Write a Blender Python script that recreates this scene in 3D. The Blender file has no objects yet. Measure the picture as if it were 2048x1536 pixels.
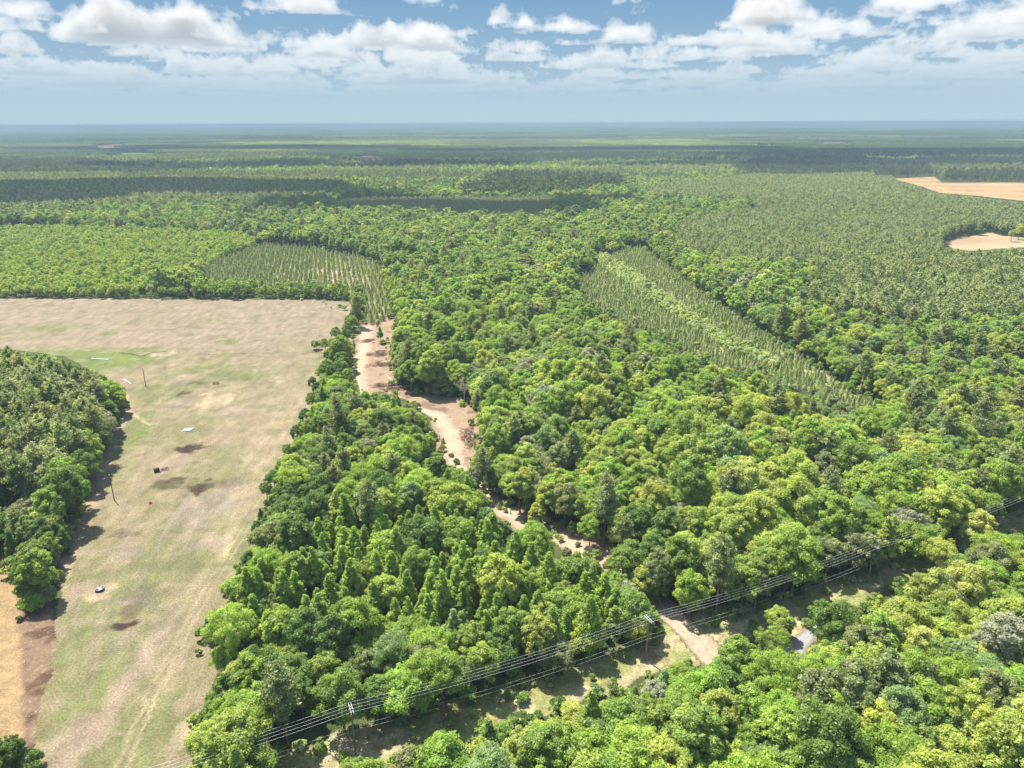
import bpy, math, random, time
import numpy as np
from mathutils import Matrix, Vector
T0 = time.time()
R_ = math.radians
scene = bpy.context.scene

# ------------------------------------------------------------------ camera
CAM_H = 120.0
FPX = 1462.0                       # focal length in pixels of the 2048 px wide photograph
PITCH = 19.62
ROLL = -0.26
cam_d = bpy.data.cameras.new('camera'); cam = bpy.data.objects.new('camera', cam_d)
scene.collection.objects.link(cam); scene.camera = cam
cam_d.sensor_width = 36.0; cam_d.lens = FPX / 2048.0 * 36.0
cam_d.clip_start = 1.0; cam_d.clip_end = 90000.0
CM = Matrix.Rotation(R_(90 - PITCH), 3, 'X') @ Matrix.Rotation(R_(ROLL), 3, 'Z')
cam.matrix_world = Matrix.Translation((0, 0, CAM_H)) @ CM.to_4x4()
CMN = np.array(CM)

# ------------------------------------------------------------------ light
SUN_EL, SUN_AZ = 62.0, -42.0       # azimuth from +Y towards +X
sd = Vector((math.sin(R_(SUN_AZ)) * math.cos(R_(SUN_EL)), math.cos(R_(SUN_AZ)) * math.cos(R_(SUN_EL)), math.sin(R_(SUN_EL))))
sun_d = bpy.data.lights.new('sun', 'SUN'); sun = bpy.data.objects.new('sun', sun_d)
scene.collection.objects.link(sun)
sun_d.energy = 4.6; sun_d.angle = R_(0.53); sun_d.color = (1.0, 0.945, 0.84)
sun.location = (0, 0, 400)
sun.rotation_euler = sd.to_track_quat('Z', 'Y').to_euler()
SKY_STRENGTH = 0.15
EXPOSURE = 1.30
scene.view_settings.view_transform = 'Standard'
scene.view_settings.look = 'None'
scene.view_settings.gamma = 1.0
scene.view_settings.exposure = EXPOSURE
cy = scene.cycles
cy.max_bounces = 6; cy.diffuse_bounces = 3; cy.glossy_bounces = 2; cy.transmission_bounces = 4
cy.transparent_max_bounces = 6; cy.volume_bounces = 1
cy.use_denoising = True
cy.caustics_reflective = False; cy.caustics_refractive = False
cy.sample_clamp_indirect = 6.0

# ------------------------------------------------------------------ noise helpers
def vnoise(x, y, seed=0, per=256):
    rs = np.random.RandomState(seed); g = rs.rand(per, per).astype(np.float32)
    x = np.asarray(x, float); y = np.asarray(y, float)
    xi = np.floor(x).astype(int); yi = np.floor(y).astype(int); fx = x - xi; fy = y - yi
    fx = fx * fx * (3 - 2 * fx); fy = fy * fy * (3 - 2 * fy)
    a = g[xi % per, yi % per]; b = g[(xi + 1) % per, yi % per]; c = g[xi % per, (yi + 1) % per]; d = g[(xi + 1) % per, (yi + 1) % per]
    return (a * (1 - fx) + b * fx) * (1 - fy) + (c * (1 - fx) + d * fx) * fy
def vnoise3(x, y, z, seed=0, per=64):
    g = np.random.RandomState(seed).rand(per, per, per).astype(np.float32)
    xi = np.floor(x).astype(np.int32); yi = np.floor(y).astype(np.int32); zi = np.floor(z).astype(np.int32); fx = x - xi; fy = y - yi; fz = z - zi
    fx = fx * fx * (3 - 2 * fx); fy = fy * fy * (3 - 2 * fy); fz = fz * fz * (3 - 2 * fz)
    x0 = xi % per; x1 = (xi + 1) % per; y0 = yi % per; y1 = (yi + 1) % per; z0 = zi % per; z1 = (zi + 1) % per
    a = (g[x0, y0, z0] * (1 - fx) + g[x1, y0, z0] * fx) * (1 - fy) + (g[x0, y1, z0] * (1 - fx) + g[x1, y1, z0] * fx) * fy
    b = (g[x0, y0, z1] * (1 - fx) + g[x1, y0, z1] * fx) * (1 - fy) + (g[x0, y1, z1] * (1 - fx) + g[x1, y1, z1] * fx) * fy
    return a * (1 - fz) + b * fz
def fbm(x, y, seed=0, oct=4, gain=0.5):
    s = 0; a = 1; t = 0
    for i in range(oct):
        s = s + a * vnoise(np.asarray(x) * 2 ** i + 17.3 * i, np.asarray(y) * 2 ** i + 5.1 * i, seed + i); t += a; a *= gain
    return s / t
def sstep(a, b, x):
    t = np.clip((x - a) / (b - a), 0, 1); return t * t * (3 - 2 * t)

# ------------------------------------------------------------------ picture <-> ground
def ray(u, v):
    d = CMN @ np.array([(u - 1024) / FPX, -(v - 768) / FPX, -1.0]); return d / np.linalg.norm(d)
def gp(u, v, z=0.0):
    d = ray(u, v); t = (z - CAM_H) / d[2]; return (d[0] * t, d[1] * t)
def proj(x, y, z):
    p = np.stack([np.asarray(x, float), np.asarray(y, float), np.asarray(z, float) - CAM_H + 0 * np.asarray(x, float)], 0)
    q = np.tensordot(CMN.T, p, 1)
    w = np.where(-q[2] > 1e-3, -q[2], 1e-3)
    return 1024 + FPX * q[0] / w, 768 - FPX * q[1] / w
def inpoly(x, y, poly):
    x = np.asarray(x); y = np.asarray(y); r = np.zeros(x.shape, bool); n = len(poly); j = n - 1
    for i in range(n):
        xi, yi = poly[i]; xj, yj = poly[j]
        if yi != yj:
            c = ((yi > y) != (yj > y)) & (x < (xj - xi) * (y - yi) / (yj - yi) + xi); r ^= c
        j = i
    return r
def ground_poly(px, z=0.0): return [gp(u, v, z) for u, v in px]
def dist_poly(x, y, poly):
    d = np.full(np.shape(x), 1e9); n = len(poly)
    for i in range(n):
        ax, ay = poly[i]; bx, by = poly[(i + 1) % n]; dx, dy = bx - ax, by - ay; L = dx * dx + dy * dy + 1e-9
        t = np.clip(((x - ax) * dx + (y - ay) * dy) / L, 0, 1)
        d = np.minimum(d, np.hypot(x - ax - t * dx, y - ay - t * dy))
    return d
def height(x, y):
    r = np.hypot(x, y)
    a = sstep(1500, 6000, r) * 10 + sstep(5000, 16000, r) * 26
    h = a * (fbm(np.asarray(x) / 1800.0 + 40, np.asarray(y) / 1100.0 + 40, 5, 3) - 0.45) * 2
    az = np.degrees(np.arctan2(x, y))
    h = np.minimum(h + sstep(14000, 24000, r) * (12 + 45 * np.exp(-((az - 3) / 19.0) ** 2)), 85)
    return h * (r > 1500)

# ------------------------------------------------------------------ picture zones (photograph pixels)
PASTURE = [(-60, 596), (640, 599), (706, 604), (694, 640), (672, 670), (650, 702), (648, 735), (622, 790), (598, 850), (560, 930),
           (530, 975), (510, 1030), (488, 1090), (462, 1135), (432, 1175), (420, 1215), (392, 1262), (388, 1312), (402, 1338), (378, 1395),
           (368, 1450), (372, 1560), (40, 1560), (62, 1480), (75, 1400), (92, 1300), (108, 1225), (140, 1130), (168, 1040),
           (200, 960), (225, 885), (262, 815), (250, 775), (190, 745), (120, 712), (-60, 690)]
TRACK1 = [(722, 648), (748, 652), (786, 630), (792, 650), (772, 690), (782, 730), (790, 772), (850, 792), (925, 800), (945, 828), (956, 870),
          (938, 922), (922, 932), (884, 908), (876, 862), (856, 832), (806, 800), (768, 777), (716, 781), (706, 740), (704, 690)]
TRACK2 = [(974, 989), (996, 984), (1012, 1012), (1055, 1036), (1050, 1052), (1034, 1056), (1000, 1022)]
TRACK2B = [(1095, 1052), (1132, 1050), (1180, 1068), (1205, 1092), (1232, 1095), (1210, 1130), (1190, 1112), (1150, 1085), (1100, 1066)]
TRACK3 = [(1326, 1196), (1366, 1236), (1424, 1268), (1428, 1290), (1412, 1328), (1386, 1312), (1350, 1286), (1330, 1250)]
CORRIDOR = [(560, 1560), (575, 1500), (760, 1462), (1000, 1392), (1200, 1335), (1330, 1262), (1400, 1246), (1500, 1232), (1600, 1205),
            (1700, 1160), (1850, 1118), (1950, 1068), (2060, 1010), (2110, 1046), (2000, 1066), (1905, 1108), (1845, 1140), (1770, 1156),
            (1665, 1190), (1618, 1232), (1520, 1256), (1430, 1284), (1390, 1310), (1290, 1322), (1160, 1372), (1060, 1424),
            (1030, 1428), (930, 1444), (800, 1502), (700, 1506), (600, 1570)]
PAD = [(1572, 1296), (1598, 1270), (1622, 1254), (1612, 1284), (1590, 1304)]
STRIP = [(-60, 1110), (8, 1120), (34, 1190), (40, 1240), (92, 1228), (100, 1300), (75, 1400), (60, 1480), (38, 1500), (-60, 1500)]
STRIP_G = [(-60, 1060), (30, 1100), (70, 1180), (112, 1215), (112, 1300), (86, 1400), (72, 1480), (48, 1575), (-60, 1575)]
FALLOW1 = [(1782, 358), (1870, 354), (1885, 366), (2120, 366), (2120, 414), (2048, 404), (1960, 394), (1880, 388), (1840, 374)]
FALLOW2 = [(1886, 484), (1920, 474), (1975, 464), (2010, 472), (2120, 480), (2120, 492), (2000, 498), (1935, 502), (1905, 498)]
FARF = [([(708, 308), (768, 308), (766, 318), (716, 317)], 'reddish bare field in far woods beyond shaded pine belt', (0.30, 0.16, 0.10)),
        ([(1610, 284), (1712, 283), (1706, 290), (1620, 291)], 'long pale far field below a dark wood', (0.20, 0.22, 0.12)),
        ([(1505, 290), (1580, 289), (1570, 295), (1500, 295)], 'small tan far field beside dark clump', (0.30, 0.24, 0.14)),
        ([(160, 293), (258, 289), (262, 297), (170, 300)], 'tan far field with scattered trees and houses', (0.28, 0.20, 0.12)),
        ([(190, 304), (330, 308), (332, 312), (200, 309)], 'thin pale far field strip', (0.22, 0.25, 0.13))]
MEADOW = [(1230, 322), (1290, 315), (1400, 314), (1450, 320), (1445, 334), (1380, 342), (1300, 338), (1240, 334)]
YP1 = [(395, 552), (440, 520), (530, 490), (620, 494), (740, 520), (772, 556), (785, 600), (782, 640), (735, 648), (722, 600), (690, 585), (560, 570), (430, 572)]
SAND1 = [(640, 540), (700, 545), (740, 558), (700, 575), (665, 565)]
YP2 = [(1150, 560), (1250, 495), (1288, 498), (1420, 598), (1640, 738), (1770, 822), (1700, 815), (1640, 796), (1530, 745), (1400, 722), (1360, 684), (1280, 655), (1180, 606)]
SHRUBLINE = [(1190, 505), (1215, 505), (1330, 585), (1400, 635), (1480, 680), (1560, 715), (1560, 738), (1460, 700), (1380, 652), (1290, 590), (1200, 530)]
PLANT = [(1215, 405), (1230, 388), (1330, 372), (1500, 350), (1760, 342), (1860, 385), (1960, 402), (2120, 418), (2120, 462), (2010, 455), (1970, 455), (1880, 475),
         (1885, 492), (1900, 512), (1820, 520), (1700, 512), (1600, 522), (1480, 520), (1330, 490), (1350, 462), (1290, 445)]
PLANT2 = [(1500, 532), (1620, 522), (1760, 522), (1860, 508), (1930, 512), (2120, 508), (2120, 650), (1960, 640), (1850, 640), (1720, 626), (1630, 606), (1610, 570), (1510, 548)]
CREEK = [(1230, 372), (1330, 395), (1420, 402), (1500, 402), (1500, 418), (1430, 424), (1370, 440), (1330, 462), (1345, 490), (1480, 520), (1620, 520), (1640, 560), (1610, 600),
         (1500, 560), (1400, 520), (1330, 500), (1250, 460), (1150, 420), (1180, 385)]
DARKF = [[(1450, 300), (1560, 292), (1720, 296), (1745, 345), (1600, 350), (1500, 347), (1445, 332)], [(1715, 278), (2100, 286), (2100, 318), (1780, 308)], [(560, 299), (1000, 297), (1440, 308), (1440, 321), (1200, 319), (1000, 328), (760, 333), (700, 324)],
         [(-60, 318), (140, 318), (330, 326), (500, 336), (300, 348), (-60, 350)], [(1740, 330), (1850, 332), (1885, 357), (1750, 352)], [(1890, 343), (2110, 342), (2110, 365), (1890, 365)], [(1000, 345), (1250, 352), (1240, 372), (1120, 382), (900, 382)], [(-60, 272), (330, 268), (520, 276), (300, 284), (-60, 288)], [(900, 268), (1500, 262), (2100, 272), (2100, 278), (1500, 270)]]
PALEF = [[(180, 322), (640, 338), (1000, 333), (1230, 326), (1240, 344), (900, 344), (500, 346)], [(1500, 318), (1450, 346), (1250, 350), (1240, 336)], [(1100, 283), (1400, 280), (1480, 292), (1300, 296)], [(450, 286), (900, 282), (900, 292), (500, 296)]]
LIME = [(-60, 445), (60, 440), (470, 452), (520, 470), (470, 505), (300, 560), (240, 588), (-60, 590)]
SHADEPINE = [(-60, 345), (200, 348), (260, 360), (640, 356), (690, 366), (640, 392), (520, 405), (200, 412), (-60, 420)]
SHADEYP = [(640, 404), (690, 388), (1100, 386), (1118, 396), (1080, 432), (980, 436), (840, 425), (700, 415)]
PINESTAND = [(-60, 700), (30, 698), (75, 700), (130, 712), (190, 755), (205, 790), (180, 850), (165, 900), (120, 960), (40, 975), (-60, 985)]
SAPLINGS = [(470, 1180), (560, 1100), (700, 1010), (900, 990), (1030, 1080), (1130, 1140), (1250, 1170), (1240, 1230), (1100, 1250), (700, 1235), (500, 1240)]
CLEARS = [PASTURE, TRACK1, TRACK2, TRACK2B, TRACK3, CORRIDOR, PAD, STRIP, FALLOW1, FALLOW2] + [f[0] for f in FARF]

# ------------------------------------------------------------------ materials
def nmat(name):
    m = bpy.data.materials.new(name); m.use_nodes = True; nt = m.node_tree; nt.nodes.clear()
    return m, nt
class N:
    def __init__(s, nt): s.nt = nt
    def __call__(s, typ, **kw):
        n = s.nt.nodes.new(typ); ins = kw.pop('ins', {})
        for k, v in kw.items(): setattr(n, k, v)
        for k, v in ins.items():
            if isinstance(v, bpy.types.NodeSocket): s.nt.links.new(v, n.inputs[k])
            else: n.inputs[k].default_value = v
        return n
def c4(c): return (c[0], c[1], c[2], 1.0)
def mixc(n, fac, a, b, mode='MIX'):
    m = n('ShaderNodeMix', data_type='RGBA', blend_type=mode)
    for k, v in ((0, fac), (6, a), (7, b)):
        if isinstance(v, bpy.types.NodeSocket): n.nt.links.new(v, m.inputs[k])
        else: m.inputs[k].default_value = c4(v) if (k and not isinstance(v, float)) else v
    return m.outputs[2]
def mapr(n, val, a, b, c, d):
    m = n('ShaderNodeMapRange', ins={0: val, 1: a, 2: b, 3: c, 4: d}); return m.outputs[0]
def leaf_mat(name, trans=0.4, var=0.35, nscale=0.35, gloss=0.05):
    m, nt = nmat(name); n = N(nt)
    at = n('ShaderNodeAttribute', attribute_type='INSTANCER', attribute_name='tint')
    sh = n('ShaderNodeAttribute', attribute_type='GEOMETRY', attribute_name='shade')
    tc = n('ShaderNodeTexCoord')
    no = n('ShaderNodeTexNoise', ins={'Vector': tc.outputs['Object'], 'Scale': nscale, 'Detail': 3.0})
    f1 = mapr(n, sh.outputs['Fac'], 0.0, 1.0, 1 - var, 1 + var)
    f2 = mapr(n, no.outputs['Fac'], 0.3, 0.7, 0.82, 1.18)
    mu = n('ShaderNodeMath', operation='MULTIPLY', ins={0: f1, 1: f2})
    vm = n('ShaderNodeVectorMath', operation='SCALE', ins={0: at.outputs['Color'], 'Scale': mu.outputs[0]})
    warm = mixc(n, mapr(n, sh.outputs['Fac'], 0.55, 1.0, 0.0, 0.35), vm.outputs[0], (1.3, 1.15, 0.8), 'MULTIPLY')
    di = n('ShaderNodeBsdfDiffuse', ins={'Color': warm, 'Roughness': 0.3})
    tr = n('ShaderNodeBsdfTranslucent', ins={'Color': mixc(n, 1.0, warm, (1.35, 1.3, 0.55), 'MULTIPLY')})
    mx = n('ShaderNodeMixShader', ins={0: trans, 1: di.outputs[0], 2: tr.outputs[0]})
    gl = n('ShaderNodeBsdfGlossy', ins={'Color': (0.8, 0.85, 0.75, 1), 'Roughness': 0.5})
    m2 = n('ShaderNodeMixShader', ins={0: gloss, 1: mx.outputs[0], 2: gl.outputs[0]})
    o = n('ShaderNodeOutputMaterial', ins={0: m2.outputs[0]})
    return m
def simple_mat(name, col, rough=0.8, var=0.25, scale=2.0, metal=0.0, bump=0.0, streak=(1, 1, 1)):
    m, nt = nmat(name); n = N(nt)
    tc = n('ShaderNodeTexCoord')
    mp = n('ShaderNodeMapping', ins={0: tc.outputs['Object'], 3: streak})
    no = n('ShaderNodeTexNoise', ins={'Vector': mp.outputs[0], 'Scale': scale, 'Detail': 6.0})
    f = mapr(n, no.outputs['Fac'], 0.3, 0.7, 1 - var, 1 + var)
    vm = n('ShaderNodeVectorMath', operation='SCALE', ins={0: (col[0], col[1], col[2]), 'Scale': f})
    p = n('ShaderNodeBsdfPrincipled', ins={'Base Color': vm.outputs[0], 'Roughness': rough, 'Metallic': metal})
    if bump:
        b = n('ShaderNodeBump', ins={'Height': no.outputs['Fac'], 'Strength': bump, 'Distance': 0.3}); nt.links.new(b.outputs[0], p.inputs['Normal'])
    n('ShaderNodeOutputMaterial', ins={0: p.outputs[0]})
    return m
def sheet_mat(name, fine=(1.2, 0.25), mid=(0.12, 0.18), bump=0.5, specks=None, streak=None, rough=0.95):
    """ground sheet: colours come from the sheet's own 'soil' colours, broken up by noise"""
    m, nt = nmat(name); n = N(nt)
    at = n('ShaderNodeAttribute', attribute_type='GEOMETRY', attribute_name='soil')
    tc = n('ShaderNodeTexCoord'); vec = tc.outputs['Object']
    if streak:
        mp = n('ShaderNodeMapping', ins={0: vec, 2: (0, 0, R_(streak[0])), 3: (1.0, streak[1], 1.0)}); svec = mp.outputs[0]
    else: svec = vec
    n1 = n('ShaderNodeTexNoise', ins={'Vector': vec, 'Scale': fine[0], 'Detail': 8.0, 'Roughness': 0.7})
    n2 = n('ShaderNodeTexNoise', ins={'Vector': svec, 'Scale': mid[0], 'Detail': 6.0, 'Roughness': 0.62})
    f1 = mapr(n, n1.outputs['Fac'], 0.3, 0.7, 1 - fine[1], 1 + fine[1]); f2 = mapr(n, n2.outputs['Fac'], 0.3, 0.7, 1 - mid[1], 1 + mid[1])
    mu = n('ShaderNodeMath', operation='MULTIPLY', ins={0: f1, 1: f2})
    col = n('ShaderNodeVectorMath', operation='SCALE', ins={0: at.outputs['Color'], 'Scale': mu.outputs[0]}).outputs[0]
    if specks:
        v = n('ShaderNodeTexNoise', ins={'Vector': vec, 'Scale': specks[0], 'Detail': 3.0, 'Roughness': 0.6})
        col = mixc(n, mapr(n, v.outputs['Fac'], specks[1], specks[1] + 0.05, 0.0, specks[3]), col, specks[2])
        v2 = n('ShaderNodeTexNoise', ins={'Vector': tc.outputs['Object'], 'Scale': specks[0] * 0.7, 'Detail': 4.0, 'Roughness': 0.6})
        col = mixc(n, mapr(n, v2.outputs['Fac'], 0.36, 0.30, 0.0, 0.5), col, (0.5, 0.48, 0.42), 'MULTIPLY')
    p = n('ShaderNodeBsdfPrincipled', ins={'Base Color': col, 'Roughness': rough, 'Specular IOR Level': 0.15})
    b = n('ShaderNodeBump', ins={'Height': n1.outputs['Fac'], 'Strength': bump, 'Distance': 0.5}); nt.links.new(b.outputs[0], p.inputs['Normal'])
    n('ShaderNodeOutputMaterial', ins={0: p.outputs[0]})
    return m
M = {}
M['leaf'] = leaf_mat('broad_leaves', 0.52, 0.30, gloss=0.03)
M['needle'] = leaf_mat('pine_needles', 0.35, 0.3, gloss=0.03)
M['canopy'] = leaf_mat('distant_leaves', 0.3, 0.35, 0.05, gloss=0.0)
M['bark'] = simple_mat('bark', (0.16, 0.125, 0.09), 0.9, 0.4, 3.0)
M['pinebark'] = simple_mat('pine_bark', (0.17, 0.115, 0.08), 0.9, 0.4, 3.0)
M['greywood'] = simple_mat('bleached_wood', (0.42, 0.40, 0.37), 0.9, 0.25, 3.0)

# ------------------------------------------------------------------ mesh helpers
def np_mesh(name, verts, faces, mats, matidx=None, shade=None, soil=None, smooth=False):
    """faces: (F,k) int array or list of arrays of differing width"""
    if isinstance(faces, np.ndarray): faces = [faces]
    faces = [f for f in faces if len(f)]
    me = bpy.data.meshes.new(name)
    nf = sum(len(f) for f in faces); nl = sum(f.size for f in faces)
    me.vertices.add(len(verts)); me.vertices.foreach_set('co', np.asarray(verts, np.float32).ravel())
    me.loops.add(nl); me.loops.foreach_set('vertex_index', np.concatenate([f.ravel() for f in faces]).astype(np.int32))
    tot = np.concatenate([np.full(len(f), f.shape[1], np.int32) for f in faces])
    st = np.concatenate([[0], np.cumsum(tot)[:-1]]).astype(np.int32)
    me.polygons.add(nf); me.polygons.foreach_set('loop_start', st); me.polygons.foreach_set('loop_total', tot)
    if smooth: me.polygons.foreach_set('use_smooth', np.ones(nf, bool))
    for m in mats: me.materials.append(m)
    if matidx is not None: me.polygons.foreach_set('material_index', np.asarray(matidx, np.int32))
    me.update(calc_edges=True)
    if shade is not None:
        a = me.attributes.new('shade', 'FLOAT', 'FACE'); a.data.foreach_set('value', np.asarray(shade, np.float32))
    if soil is not None:
        a = me.attributes.new('soil', 'FLOAT_COLOR', 'POINT'); a.data.foreach_set('color', np.concatenate([soil, np.ones((len(soil), 1))], 1).astype(np.float32).ravel())
    return me
def quads(c, nrm, s, rs, asp=0.6, fold=0.18):
    N_ = len(c); t = rs.randn(N_, 3); nrm = nrm / (np.linalg.norm(nrm, axis=1, keepdims=True) + 1e-9)
    t -= nrm * (t * nrm).sum(1, keepdims=True); t /= np.linalg.norm(t, axis=1, keepdims=True) + 1e-9
    b = np.cross(nrm, t); s = s[:, None]
    v = np.stack([c + t * s + nrm * s * fold, c + b * s * asp - nrm * s * fold, c - t * s + nrm * s * fold, c - b * s * asp - nrm * s * fold], 1).reshape(-1, 3)
    return v, np.arange(N_ * 4).reshape(-1, 4)
def tube(p0, p1, r0, r1, k=6, base=0):
    p0 = np.array(p0, float); p1 = np.array(p1, float); d = p1 - p0; d = d / (np.linalg.norm(d) + 1e-9)
    a = np.cross(d, [0.3, 1, 0.2]); a /= np.linalg.norm(a); b = np.cross(d, a)
    an = np.linspace(0, 2 * np.pi, k, endpoint=False); ring = np.cos(an)[:, None] * a + np.sin(an)[:, None] * b
    v = np.concatenate([p0 + ring * r0, p1 + ring * r1]); i = np.arange(k); j = (i + 1) % k
    f = np.stack([i, j, j + k, i + k], 1) + base
    return v, f
def polytube(pts, rad, k=5, base=0):
    V = []; F = []; n = len(pts); pts = np.asarray(pts, float)
    an = np.linspace(0, 2 * np.pi, k, endpoint=False)
    for i in range(n):
        d = pts[min(i + 1, n - 1)] - pts[max(i - 1, 0)]; d /= np.linalg.norm(d) + 1e-9
        ref = np.array([0, 0, 1.0]) if abs(d[2]) < 0.9 else np.array([1.0, 0, 0])
        a = np.cross(d, ref); a /= np.linalg.norm(a) + 1e-9; b = np.cross(d, a)
        V.append(pts[i] + (np.cos(an)[:, None] * a + np.sin(an)[:, None] * b) * rad[i])
    ii = np.arange(k); jj = (ii + 1) % k
    for i in range(n - 1): F.append(np.stack([i * k + ii, i * k + jj, (i + 1) * k + jj, (i + 1) * k + ii], 1))
    return np.concatenate(V), np.concatenate(F) + base
class MB:
    def __init__(s): s.v = []; s.f = {3: [], 4: []}; s.n = 0
    def add(s, v, f):
        v = np.asarray(v, float); f = np.asarray(f)
        s.v.append(v); s.f[f.shape[1]].append(f + s.n); s.n += len(v); return s
    def box(s, c, d, rz=0.0, ry=0.0, rx=0.0):
        x, y, z = np.array(d) / 2
        v = np.array([[i, j, k] for i in (-x, x) for j in (-y, y) for k in (-z, z)], float)
        Mx = np.array(Matrix.Rotation(rz, 3, 'Z') @ Matrix.Rotation(ry, 3, 'Y') @ Matrix.Rotation(rx, 3, 'X'))
        v = v @ Mx.T + np.array(c)
        return s.add(v, np.array([[0, 1, 3, 2], [4, 6, 7, 5], [0, 4, 5, 1], [2, 3, 7, 6], [0, 2, 6, 4], [1, 5, 7, 3]]))
    def tube(s, p0, p1, r0, r1=None, k=8, cap=True):
        r1 = r0 if r1 is None else r1
        v, f = tube(p0, p1, r0, r1, k); b = s.n; s.add(v, f)
        if cap:
            for q, o, r in ((p0, 0, 1), (p1, k, 0)):
                i = np.arange(k); j = (i + 1) % k
                vv = np.concatenate([v[o:o + k], [np.array(q, float)]])
                tri = np.stack([j, i, np.full(k, k)], 1) if r else np.stack([i, j, np.full(k, k)], 1)
                s.add(vv, tri)
        return s
    def poly(s, pts, rad, k=5): v, f = polytube(pts, rad, k); return s.add(v, f)
    def mesh(s, name, mat, smooth=False):
        F = [np.concatenate(s.f[k]) for k in (3, 4) if s.f[k]]
        return np_mesh(name, np.concatenate(s.v), F, [mat], smooth=smooth)
def link(name, me, parent=None, loc=(0, 0, 0), rz=0.0):
    o = bpy.data.objects.new(name, me); scene.collection.objects.link(o); o.location = loc; o.rotation_euler = (0, 0, rz)
    if parent is not None: o.parent = parent
    return o
def tag(o, label=None, cat=None, group=None, kind=None):
    if label: o['label'] = label
    if cat: o['category'] = cat
    if group: o['group'] = group
    if kind: o['kind'] = kind
    return o
def thing(name, label, cat, loc=(0, 0, 0), rz=0.0, group=None):
    o = link(name, None, None, loc, rz); return tag(o, label, cat, group)

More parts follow.
